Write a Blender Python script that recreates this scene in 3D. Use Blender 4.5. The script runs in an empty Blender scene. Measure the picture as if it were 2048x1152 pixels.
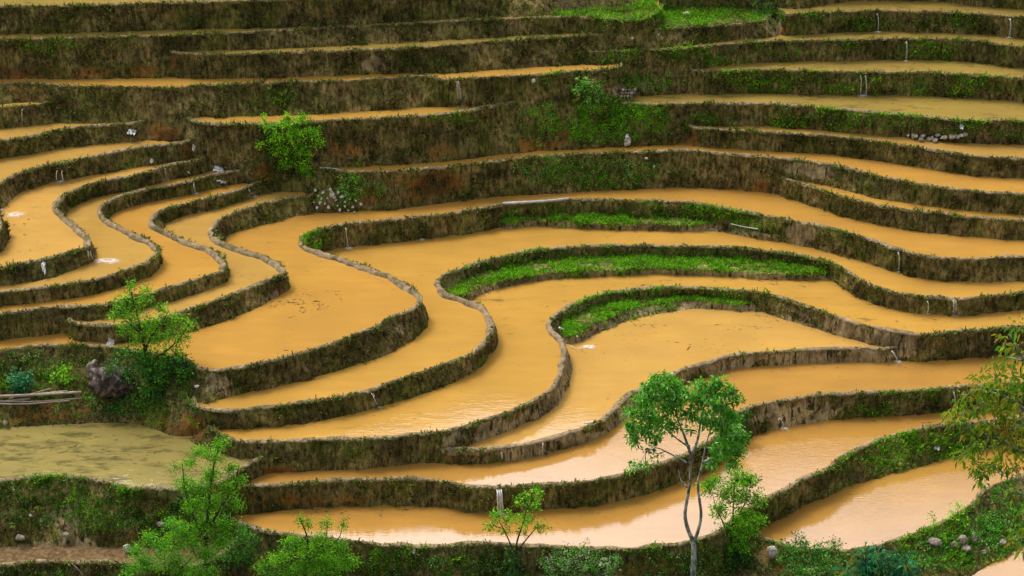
import bpy, math, random
import numpy as np
from mathutils import Vector, Matrix
from mathutils.bvhtree import BVHTree
random.seed(7); rng = np.random.default_rng(7)
scene = bpy.context.scene
# ---------------------------------------------------------------- camera
PITCH = math.radians(30); DIST = 100.0; HALF = 0.2275
FPX = 1024 / HALF
CAM = np.array([0, -DIST*math.cos(PITCH), DIST*math.sin(PITCH)])
FW = np.array([0, math.cos(PITCH), -math.sin(PITCH)]); UP = np.array([0, math.sin(PITCH), math.cos(PITCH)])
cd = bpy.data.cameras.new('camera'); cam = bpy.data.objects.new('camera', cd); scene.collection.objects.link(cam)
cam.location = CAM; cam.rotation_euler = (math.radians(60), 0, 0)
cd.angle = 2*math.atan(HALF); cd.clip_end = 2000; cd.clip_start = 1
scene.camera = cam
# ---------------------------------------------------------------- light: soft overcast day, with an added brighter sky band behind the hill
SUN_EL, SUN_AZ = 60, -55
w = bpy.data.worlds.new('World'); scene.world = w; w.use_nodes = True
nt = w.node_tree; bg = nt.nodes['Background']
sky = nt.nodes.new('ShaderNodeTexSky'); sky.sky_type = 'NISHITA'; sky.sun_disc = False
sky.sun_elevation = math.radians(SUN_EL); sky.sun_rotation = math.radians(SUN_AZ); sky.dust_density = 4; sky.air_density = 1.2
hs = nt.nodes.new('ShaderNodeHueSaturation'); hs.inputs['Saturation'].default_value = 0.34; hs.inputs['Value'].default_value = 1.0
tcw = nt.nodes.new('ShaderNodeTexCoord'); cn = nt.nodes.new('ShaderNodeTexNoise'); cn.inputs['Scale'].default_value = 2.2; cn.inputs['Detail'].default_value = 4
nt.links.new(tcw.outputs['Generated'], cn.inputs['Vector'])
mr = nt.nodes.new('ShaderNodeMapRange'); mr.inputs[1].default_value = .35; mr.inputs[2].default_value = .65; mr.inputs[3].default_value = .75; mr.inputs[4].default_value = 1.35
nt.links.new(cn.outputs[0], mr.inputs[0])
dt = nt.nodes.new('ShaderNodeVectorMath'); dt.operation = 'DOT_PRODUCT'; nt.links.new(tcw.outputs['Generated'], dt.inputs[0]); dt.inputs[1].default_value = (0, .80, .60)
mr2 = nt.nodes.new('ShaderNodeMapRange'); mr2.interpolation_type = 'SMOOTHSTEP'; mr2.inputs[1].default_value = .72; mr2.inputs[2].default_value = .97; mr2.inputs[3].default_value = 1.; mr2.inputs[4].default_value = 3.4  # added brightening of this part of the sky, for sheen on the lower pools
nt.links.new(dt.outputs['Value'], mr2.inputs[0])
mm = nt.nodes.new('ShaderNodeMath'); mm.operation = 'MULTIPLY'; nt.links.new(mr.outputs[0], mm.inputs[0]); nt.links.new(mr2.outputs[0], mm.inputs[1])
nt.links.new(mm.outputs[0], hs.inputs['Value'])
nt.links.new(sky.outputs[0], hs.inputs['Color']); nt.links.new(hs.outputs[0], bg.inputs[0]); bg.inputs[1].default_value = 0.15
sl = bpy.data.lights.new('sun', 'SUN'); sl.energy = 1.5; sl.angle = math.radians(14); sl.color = (1, .96, .88)
so = bpy.data.objects.new('sun', sl); scene.collection.objects.link(so)
sd = Vector((math.sin(math.radians(SUN_AZ))*math.cos(math.radians(SUN_EL)), math.cos(math.radians(SUN_AZ))*math.cos(math.radians(SUN_EL)), math.sin(math.radians(SUN_EL))))
so.rotation_euler = sd.to_track_quat('Z', 'Y').to_euler()
scene.view_settings.view_transform = 'Standard'; scene.view_settings.look = 'None'
scene.view_settings.gamma = 1; scene.view_settings.exposure = 0.0
scene.cycles.max_bounces = 6; scene.cycles.diffuse_bounces = 3; scene.cycles.glossy_bounces = 3; scene.cycles.transparent_max_bounces = 4

# ---------------------------------------------------------------- helpers
def unproj(px, py, z):                       # a pixel of the photograph at a known height above the datum
    px = np.asarray(px, float); py = np.asarray(py, float); z = np.asarray(z, float)
    d = np.stack([(px-1024)/FPX + 0*py, FW[1]-UP[1]*(py-576)/FPX + 0*px, FW[2]-UP[2]*(py-576)/FPX + 0*px], -1)
    t = (z-CAM[2])/d[..., 2]
    return CAM + d*t[..., None]
def at_y(px, py, y):                         # the same on the upright plane at depth y
    d = np.array([(px-1024)/FPX, 0, 0]) + FW - UP*((py-576)/FPX)
    return CAM + d*((y-CAM[1])/d[1])
def proj(p):
    q = np.asarray(p) - CAM; dep = q@FW
    return 1024 + q[..., 0]/dep*FPX, 576 - (q@UP)/dep*FPX
def mesh(name, V, F, mat=None, parent=None, smooth=True, col=None, loose=None):
    """V (n,3), F a list of index arrays (k,3) or (k,4); col: dict of point attributes"""
    if not isinstance(F, (list, tuple)): F = [F]
    F = [np.asarray(f, np.int32) for f in F if len(f)]
    me = bpy.data.meshes.new(name); V = np.asarray(V, np.float32)
    me.vertices.add(len(V)); me.vertices.foreach_set('co', V.ravel())
    flat = np.concatenate([f.ravel() for f in F]); tot = np.concatenate([np.full(len(f), f.shape[1], np.int32) for f in F])
    me.loops.add(len(flat)); me.loops.foreach_set('vertex_index', flat)
    me.polygons.add(len(tot)); me.polygons.foreach_set('loop_start', np.concatenate([[0], np.cumsum(tot)[:-1]]).astype(np.int32))
    me.polygons.foreach_set('loop_total', tot)
    me.polygons.foreach_set('use_smooth', np.full(len(tot), smooth))
    me.update(calc_edges=True)
    for k, a in (col or {}).items():
        a = np.asarray(a, np.float32)
        if a.ndim == 1:
            at = me.attributes.new(k, 'FLOAT', 'POINT'); at.data.foreach_set('value', a)
        else:
            at = me.attributes.new(k, 'FLOAT_COLOR', 'POINT')
            at.data.foreach_set('color', np.concatenate([a, np.ones((len(a), 1), np.float32)], 1).ravel())
    if mat: me.materials.append(mat)
    o = bpy.data.objects.new(name, me); scene.collection.objects.link(o)
    if parent: o.parent = parent
    return o
def tag(o, label=None, cat=None, group=None, kind=None):
    if label: o['label'] = label
    if cat: o['category'] = cat
    if group: o['group'] = group
    if kind: o['kind'] = kind
    return o
def thing(name, label, cat, loc=(0, 0, 0), group=None):
    o = bpy.data.objects.new(name, None); scene.collection.objects.link(o); o.location = [float(v) for v in loc]; o.empty_display_size = .2
    return tag(o, label, cat, group)
def vnoise(p, seed=0):                       # value noise, vectorised
    p = np.asarray(p, float); i = np.floor(p).astype(np.int64); f = p-i; f = f*f*(3-2*f)
    def h(a, b, c):
        n = (a*374761393 + b*668265263 + c*2147483647 + seed*1274126177) & 0xffffffff
        n = ((n ^ (n >> 13))*1274126177) & 0xffffffff
        return ((n ^ (n >> 16)) & 0xffff)/65535.0
    r = 0
    for dx in (0, 1):
        for dy in (0, 1):
            for dz in (0, 1):
                wt = (f[..., 0] if dx else 1-f[..., 0])*(f[..., 1] if dy else 1-f[..., 1])*(f[..., 2] if dz else 1-f[..., 2])
                r = r + wt*h(i[..., 0]+dx, i[..., 1]+dy, i[..., 2]+dz)
    return r*2-1
def fbm(p, seed=0, o=3):
    r = 0; a = 1.
    for k in range(o): r = r + a*vnoise(np.asarray(p)*2**k, seed+k); a *= .5
    return r
# ---------------------------------------------------------------- materials
def newmat(name):
    m = bpy.data.materials.new(name); m.use_nodes = True; n = m.node_tree; b = n.nodes['Principled BSDF']
    return m, n, b
def N(n, t, **kw):
    x = n.nodes.new(t)
    for k, v in kw.items():
        if k.startswith('i_'): x.inputs[k[2:].replace('_', ' ')].default_value = v
        else: setattr(x, k, v)
    return x
def noise_node(n, scale, detail=4, rough=.6, mapscale=None):
    tc = N(n, 'ShaderNodeTexCoord'); mp = N(n, 'ShaderNodeMapping'); t = N(n, 'ShaderNodeTexNoise')
    if mapscale: mp.inputs['Scale'].default_value = mapscale
    t.inputs['Scale'].default_value = scale; t.inputs['Detail'].default_value = detail; t.inputs['Roughness'].default_value = rough
    n.links.new(tc.outputs['Object'], mp.inputs[0]); n.links.new(mp.outputs[0], t.inputs['Vector'])
    return t
def ramp(n, src, stops, out='Fac'):
    r = N(n, 'ShaderNodeValToRGB'); e = r.color_ramp.elements
    e[0].position, e[0].color = stops[0][0], (*stops[0][1], 1); e[1].position, e[1].color = stops[-1][0], (*stops[-1][1], 1)
    for p, c in stops[1:-1]: x = e.new(p); x.color = (*c, 1)
    n.links.new(src, r.inputs[0]); return r
def mixc(n, fac, a, b, mode='MIX'):
    m = N(n, 'ShaderNodeMix', data_type='RGBA', blend_type=mode)
    for s, v in ((0, fac), (6, a), (7, b)):
        if isinstance(v, (int, float)): m.inputs[s].default_value = v
        elif isinstance(v, tuple): m.inputs[s].default_value = (*v, 1)
        else: n.links.new(v, m.inputs[s])
    return m.outputs[2]
def math_(n, op, a, b=0.):
    m = N(n, 'ShaderNodeMath', operation=op)
    for s, v in ((0, a), (1, b)):
        if isinstance(v, (int, float)): m.inputs[s].default_value = v
        else: n.links.new(v, m.inputs[s])
    return m.outputs[0]
W3 = (1., 1., 1.); K3 = (0., 0., 0.)
def earth_material():
    m, n, b = newmat('terrace_earth'); b.inputs['Roughness'].default_value = .95; b.inputs['Specular IOR Level'].default_value = .2
    big = noise_node(n, .7, 4, .6); st = noise_node(n, 6, 6, .8, (1, 1, .3)); fine = noise_node(n, 26, 3, .7)
    base = ramp(n, st.outputs[0], [(.36, (.022, .016, .006)), (.45, (.14, .105, .032)), (.55, (.30, .23, .08)), (.68, (.50, .40, .17))]).outputs[0]
    moss = ramp(n, big.outputs[0], [(.44, K3), (.64, W3)]).outputs[0]
    gcol = ramp(n, st.outputs[0], [(.36, (.018, .024, .005)), (.5, (.10, .11, .016)), (.66, (.26, .24, .05))]).outputs[0]
    c = mixc(n, moss, base, gcol)
    oa = N(n, 'ShaderNodeAttribute', attribute_name='rust'); ba = N(n, 'ShaderNodeAttribute', attribute_name='bare')
    rc = ramp(n, fine.outputs[0], [(.36, (.16, .055, .01)), (.64, (.44, .19, .035))]).outputs[0]
    mask = lambda a, k: ramp(n, math_(n, 'ADD', a, math_(n, 'MULTIPLY', math_(n, 'SUBTRACT', st.outputs[0], .5), k)), [(.40, K3), (.62, W3)]).outputs[0]
    fo = math_(n, 'MULTIPLY', mask(oa.outputs['Fac'], 3.4), .7); c = mixc(n, fo, c, rc)
    crk = noise_node(n, 4.5, 3, .6, (1, 1, .12))
    mud = ramp(n, st.outputs[0], [(.36, (.14, .10, .04)), (.48, (.36, .27, .13)), (.66, (.60, .47, .26))]).outputs[0]
    mud = mixc(n, ramp(n, crk.outputs[0], [(.36, W3), (.43, K3)]).outputs[0], mud, (.06, .042, .018))
    c = mixc(n, mask(ba.outputs['Fac'], 1.6), c, mud)
    damp = noise_node(n, .55, 3, .65, (1, 1, 1.6)); c = mixc(n, 1., c, ramp(n, damp.outputs[0], [(.36, (.42, .40, .38)), (.5, (.85, .85, .85)), (.64, (1.25, 1.22, 1.15))]).outputs[0], 'MULTIPLY')
    n.links.new(c, b.inputs['Base Color'])
    bu = N(n, 'ShaderNodeBump'); bu.inputs['Strength'].default_value = 1.0; bu.inputs['Distance'].default_value = .10
    n.links.new(st.outputs[0], bu.inputs['Height']); n.links.new(bu.outputs[0], b.inputs['Normal'])
    return m
def bund_material():
    m, n, b = newmat('bund_mud'); b.inputs['Roughness'].default_value = .9; b.inputs['Specular IOR Level'].default_value = .25
    a = noise_node(n, 3.5, 5, .75); g = noise_node(n, 1.3, 4, .7)
    c = ramp(n, a.outputs[0], [(.3, (.10, .066, .034)), (.5, (.28, .20, .11)), (.7, (.46, .345, .21))]).outputs[0]
    gm = ramp(n, g.outputs[0], [(.5, K3), (.66, W3)]).outputs[0]
    c = mixc(n, math_(n, 'MULTIPLY', gm, .75), c, (.05, .06, .014))
    n.links.new(c, b.inputs['Base Color'])
    bu = N(n, 'ShaderNodeBump'); bu.inputs['Strength'].default_value = .7; bu.inputs['Distance'].default_value = .04
    n.links.new(a.outputs[0], bu.inputs['Height']); n.links.new(bu.outputs[0], b.inputs['Normal'])
    return m
def water_material(name, col, scum=0., ripple=.25, scumcol=(.10, .085, .03), ior=1.7, rs=2.2):
    m, n, b = newmat(name); b.inputs['Roughness'].default_value = .03; b.inputs['IOR'].default_value = ior
    big = noise_node(n, .35, 3, .5); c = mixc(n, ramp(n, big.outputs[0], [(.3, K3), (.7, W3)]).outputs[0], tuple(v*.9 for v in col), tuple(min(1, v*1.08) for v in col))
    sw = noise_node(n, 1.1, 4, .6, (.35, 1.6, 1)); c = mixc(n, ramp(n, sw.outputs[0], [(.35, K3), (.68, (.55, .55, .55))]).outputs[0], c, tuple(v*.78 for v in col[:2])+(col[2]*.95,))
    fl = noise_node(n, 6, 2, .5, (.6, 1.5, 1)); fk = noise_node(n, .45, 3, .6); sp = math_(n, 'MULTIPLY', ramp(n, fl.outputs[0], [(.66, K3), (.70, W3)]).outputs[0], ramp(n, fk.outputs[0], [(.52, K3), (.6, W3)]).outputs[0])
    c = mixc(n, math_(n, 'MULTIPLY', sp, .6), c, (.12, .08, .03))
    if scum > 0:
        s1 = noise_node(n, 1.2, 6, .72, (.5, 1.6, 1)); s2 = noise_node(n, .22, 2, .5)
        k = ramp(n, s1.outputs[0], [(.66-.14*scum, K3), (.76-.12*scum, W3)]).outputs[0]
        k2 = ramp(n, s2.outputs[0], [(.5-.3*scum, K3), (.6-.2*scum, W3)]).outputs[0]
        kk = math_(n, 'MULTIPLY', math_(n, 'MULTIPLY', k, k2), .75)
        c = mixc(n, kk, c, scumcol)
    n.links.new(c, b.inputs['Base Color'])
    r = noise_node(n, rs, 3, .6, (.5, 2.2, 1)); w2 = N(n, 'ShaderNodeBump'); w2.inputs['Strength'].default_value = ripple; w2.inputs['Distance'].default_value = .02
    n.links.new(r.outputs[0], w2.inputs['Height']); n.links.new(w2.outputs[0], b.inputs['Normal'])
    return m
def leaf_material(name, gloss=.35, trans=.35):
    m, n, b = newmat(name); a = N(n, 'ShaderNodeAttribute', attribute_name='Col'); n.links.new(a.outputs['Color'], b.inputs['Base Color'])
    b.inputs['Roughness'].default_value = 1-gloss; b.inputs['Specular IOR Level'].default_value = .35
    t = N(n, 'ShaderNodeBsdfTranslucent'); mx = N(n, 'ShaderNodeMixShader'); mx.inputs[0].default_value = trans
    g = N(n, 'ShaderNodeGamma'); g.inputs[1].default_value = .85; n.links.new(a.outputs['Color'], g.inputs[0]); n.links.new(g.outputs[0], t.inputs[0])
    n.links.new(b.outputs[0], mx.inputs[1]); n.links.new(t.outputs[0], mx.inputs[2]); n.links.new(mx.outputs[0], n.nodes['Material Output'].inputs[0])
    return m
def plain(name, stops, scale=6, rough=.8, spec=.3, mapscale=None, bump=.5):
    m, n, b = newmat(name); b.inputs['Roughness'].default_value = rough; b.inputs['Specular IOR Level'].default_value = spec
    t = noise_node(n, scale, 5, .65, mapscale); r = ramp(n, t.outputs[0], stops); n.links.new(r.outputs[0], b.inputs['Base Color'])
    bu = N(n, 'ShaderNodeBump'); bu.inputs['Strength'].default_value = bump; bu.inputs['Distance'].default_value = .03
    n.links.new(t.outputs[0], bu.inputs['Height']); n.links.new(bu.outputs[0], b.inputs['Normal']); return m
M = dict(
    earth=earth_material(), bund=bund_material(), grass=leaf_material('grass_blades', .15, .42), leaf=leaf_material('leaves', .5, .35),
    bark=plain('grey_bark', [(.38, (.07, .07, .05)), (.5, (.24, .25, .20)), (.62, (.56, .57, .48))], 5, .9, .2, (1, 1, .5)),
    twig=plain('brown_twig', [(.3, (.035, .022, .012)), (.7, (.11, .075, .04))], 8, .9),
    stone=plain('pale_stone', [(.36, (.16, .13, .10)), (.5, (.52, .47, .40)), (.66, (.80, .77, .70))], 5, .85),
    stone2=plain('grey_stone', [(.36, (.09, .07, .05)), (.5, (.26, .22, .17)), (.66, (.50, .44, .35))], 5, .85),
    boulder=plain('dark_boulder', [(.38, (.008, .006, .005)), (.5, (.04, .025, .018)), (.6, (.16, .11, .08))], 5, .6, .4, None, 1.),
    rag=plain('white_plastic', [(.3, (.55, .54, .52)), (.7, (.82, .82, .80))], 5, .5),
    pole=plain('weathered_bamboo', [(.3, (.16, .12, .085)), (.5, (.34, .27, .20)), (.75, (.55, .47, .38))], 4, .7, .3, (1, 6, 6)),
    pipe=plain('grey_pipe', [(.3, (.35, .34, .33)), (.7, (.62, .61, .60))], 3, .5),
    soil=plain('dry_soil', [(.3, (.07, .042, .018)), (.5, (.16, .10, .045)), (.72, (.30, .20, .10))], 6, .95, .15),
    turf=plain('turf_soil', [(.36, (.06, .08, .012)), (.5, (.14, .15, .03)), (.66, (.36, .27, .12))], 3, .95, .15),
    hill=plain('hill_scrub', [(.3, (.03, .045, .008)), (.5, (.08, .10, .02)), (.72, (.16, .13, .05))], .6, .95, .1),
)
fm, fn, fb = newmat('foam'); fb.inputs['Base Color'].default_value = (.95, .92, .86, 1); fb.inputs['Roughness'].default_value = .25
fz = noise_node(fn, 9, 3, .7); fr = ramp(fn, fz.outputs[0], [(.4, K3), (.6, W3)]); fmx = N(fn, 'ShaderNodeMath', operation='MULTIPLY_ADD')
fa = N(fn, 'ShaderNodeAttribute', attribute_name='fade'); fn.links.new(fr.outputs[0], fmx.inputs[0]); fmx.inputs[1].default_value = .45; fmx.inputs[2].default_value = .5
fn.links.new(math_(fn, 'MULTIPLY', fmx.outputs[0], fa.outputs['Fac']), fb.inputs['Alpha'])
M['foam'] = fm
WC = (.55, .298, .056)
M['w_clear'] = water_material('muddy_water', WC, 0, .12)
M['w_left'] = water_material('muddy_water_left', (.50, .29, .065), .15, .12)
M['w_mid'] = water_material('muddy_water_middle', (.53, .275, .052), .25, .14)
M['w_pale'] = water_material('muddy_water_pale', (.58, .325, .075), .3, .14)
M['w_some'] = water_material('muddy_water_with_weed', WC, .5, .15)
M['w_top'] = water_material('muddy_water_upper', (.36, .245, .055), .8, .12)
M['w_pond'] = water_material('olive_pond_water', (.30, .235, .07), 1.15, .15, (.07, .065, .022))
M['w_low'] = water_material('muddy_water_rippled', (.49, .25, .05), .1, .16, ior=2.0, rs=6)
# rims: outer top edge of every terrace bank, traced left to right; feet: where the bank meets what lies below it
RIM = {
'T1': [(0,14),(150,12),(340,6),(500,3),(700,-3),(850,-12),(1000,-28),(1150,-52),(1350,-66),(1600,-64),(1850,-66),(2048,-50)],
'T2': [(0,82),(130,77),(340,72),(520,64),(700,55),(900,44),(1050,37),(1120,35),(1200,37),(1262,41),(1292,37),(1315,24),(1325,10)],
'T3': [(330,98),(355,107),(450,110),(600,106),(700,102),(783,99),(868,94),(1022,82),(1110,76),(1193,70),(1278,62),(1348,57),(1450,51),(1520,44),(1545,30)],
'T4R':[(1560,18),(1570,30),(1610,28),(1656,26),(1758,23),(1861,25),(1963,29),(2048,36)],
'T5R':[(1155,96),(1176,104),(1278,102),(1380,97),(1406,94),(1519,85),(1600,82),(1690,81),(1827,79),(1929,81),(2048,96)],
'T6R':[(1370,130),(1386,142),(1519,141),(1690,145),(1861,147),(1963,152),(2048,159)],
'T4': [(0,169),(60,167),(110,171),(170,174),(250,175),(340,177),(400,172),(500,168),(600,165),(700,162),(783,157),(850,153),(885,159),(953,157),(1056,152),(1159,143),(1215,140),(1240,136),(1247,128),(1240,118)],
'T7R':[(1205,190),(1215,201),(1240,206),(1295,209),(1380,209),(1519,209),(1621,215),(1758,227),(1861,236),(1946,243),(2048,244)],
'T5M':[(360,222),(371,236),(393,246),(444,250),(513,250),(600,247),(700,241),(783,236),(885,229),(988,214),(1040,202),(1065,190)],
'T8R':[(1365,243),(1380,254),(1403,258),(1519,265),(1656,273),(1758,285),(1861,301),(1946,313),(2048,320)],
'T9': [(622,325),(636,339),(680,344),(750,345),(817,342),(885,337),(988,325),(1090,314),(1193,309),(1295,305),(1380,303),(1450,309),(1553,318),(1621,326),(1690,337),(1758,355),(1861,373),(1963,385),(2048,390)],
'T10':[(1555,345),(1570,359),(1615,373),(1656,387),(1690,397),(1758,414),(1861,426),(1963,438),(2048,443)],
'L1': [(0,217),(50,213),(90,208),(115,198)],
'L2': [(0,285),(68,273),(120,261),(171,255),(239,250),(273,247),(300,238)],
'L3': [(-120,488),(-60,484),(-25,476),(-2,466),(6,452),(2,438),(-14,426),(-32,414),(-36,400),(-22,384),(0,371),(27,354),(68,338),(137,326),(205,311),(273,297),(342,290),(372,287),(395,278)],
'L4': [(0,540),(34,532),(103,517),(164,500),(180,494),(182,482),(170,464),(150,448),(130,432),(120,418),(121,404),(135,390),(160,378),(205,364),(273,351),(342,332),(393,322),(415,312)],
'L5': [(0,587),(85,578),(171,565),(239,547),(291,530),(314,513),(320,501),(308,487),(280,470),(246,454),(213,437),(202,421),(208,410),(222,402),(246,393),(308,378),(376,366),(427,350),(485,341),(510,332)],
'L6': [(0,628),(85,619),(171,614),(239,605),(342,578),(410,555),(447,544),(455,528),(441,509),(410,492),(369,478),(328,461),(308,447),(311,434),(342,418),(393,404),(462,387),(496,375),(530,361),(555,350)],
'L7': [(132,640),(154,649),(200,653),(239,653),(308,643),(376,622),(427,605),(496,580),(547,558),(571,546),(568,534),(547,519),(513,505),(479,495),(441,480),(427,462),(438,446),(462,431),(513,414),(581,397),(609,394),(640,385)],
'T11':[(0,703),(68,696),(137,692),(188,694),(232,700),(280,708),(330,714),(370,724),(392,736),(410,741),(440,742),(500,734),(600,709),(680,685),(748,657),(783,638),(817,626),(841,610),(845,597),(828,579),(793,557),(748,539),(680,515),(640,501),(613,493),(607,481),(616,470),(645,459),(680,452),(817,438),(919,426),(1005,411),(1142,401),(1295,404),(1380,406),(1450,418),(1553,438),(1639,455),(1724,476),(1810,505),(1861,515),(1929,519),(2048,515)],
'G11':[(1000,436),(1010,445),(1056,440),(1090,440),(1193,446),(1290,448),(1380,450),(1416,447),(1450,443),(1502,460),(1553,470),(1575,470)],
'T12':[(388,788),(381,798),(383,811),(410,819),(444,823),(513,819),(581,810),(700,791),(742,782),(806,758),(885,733),(947,709),(972,684),(988,664),(989,647),(981,632),(964,612),(933,598),(902,588),(884,575),(880,562),(892,551),(919,541),(971,524),(1039,508),(1124,498),(1227,493),(1380,495),(1450,497),(1519,503),(1587,510),(1656,526),(1690,544),(1724,565),(1758,579),(1827,594),(1895,598),(1929,599),(2048,587)],
'G12':[(896,578),(908,594),(935,589),(957,576),(988,566),(1056,553),(1090,547),(1193,541),(1295,537),(1380,539),(1450,541),(1553,548),(1639,546),(1675,540)],
'T13':[(412,842),(417,854),(444,873),(479,885),(547,885),(650,882),(776,878),(861,869),(913,861),(981,840),(1050,813),(1098,786),(1118,763),(1129,730),(1133,700),(1130,682),(1118,668),(1106,655),(1107,641),(1124,626),(1159,606),(1210,589),(1295,579),(1380,577),(1416,579),(1485,583),(1536,590),(1587,606),(1673,637),(1758,659),(1827,670),(1895,667),(1975,662),(2048,655)],
'G13':[(1120,652),(1135,672),(1160,668),(1193,648),(1261,618),(1330,604),(1390,598),(1440,604),(1490,606),(1535,596),(1550,588)],
'T14':[(850,886),(872,896),(913,901),(964,902),(1050,892),(1087,883),(1155,864),(1206,842),(1234,820),(1258,796),(1292,775),(1348,750),(1416,728),(1468,713),(1553,705),(1656,700),(1724,698),(1775,700),(1800,694)],
'T15':[(478,960),(485,971),(537,973),(639,965),(742,961),(844,961),(896,967),(930,975),(998,977),(1087,972),(1189,963),(1258,949),(1319,930),(1380,908),(1425,880),(1452,852),(1475,832),(1498,819),(1553,806),(1639,792),(1690,790),(1792,785),(1895,778),(2048,770)],
'P':  [(0,964),(79,956),(144,955),(210,968),(249,977),(315,980),(393,977),(440,968),(468,952),(489,935),(510,924),(533,914),(552,903)],
'T16':[(450,1028),(468,1046),(520,1062),(564,1071),(639,1079),(708,1086),(776,1093),(879,1095),(947,1090),(1015,1091),(1100,1096),(1241,1100),(1326,1093),(1395,1083),(1440,1066),(1474,1042),(1498,1020),(1553,992),(1604,963),(1656,939),(1690,915),(1741,890),(1792,873),(1861,857),(1912,850),(2048,838)],
'T17':[(1485,1058),(1502,1074),(1536,1081),(1570,1095),(1639,1103),(1707,1103),(1758,1093),(1827,1073),(1895,1043),(1946,1014),(1980,980),(2048,955)],
'T19':[(0,1133),(66,1125),(157,1127),(236,1129),(330,1138),(400,1130),(450,1108),(485,1080)],
}
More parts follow.
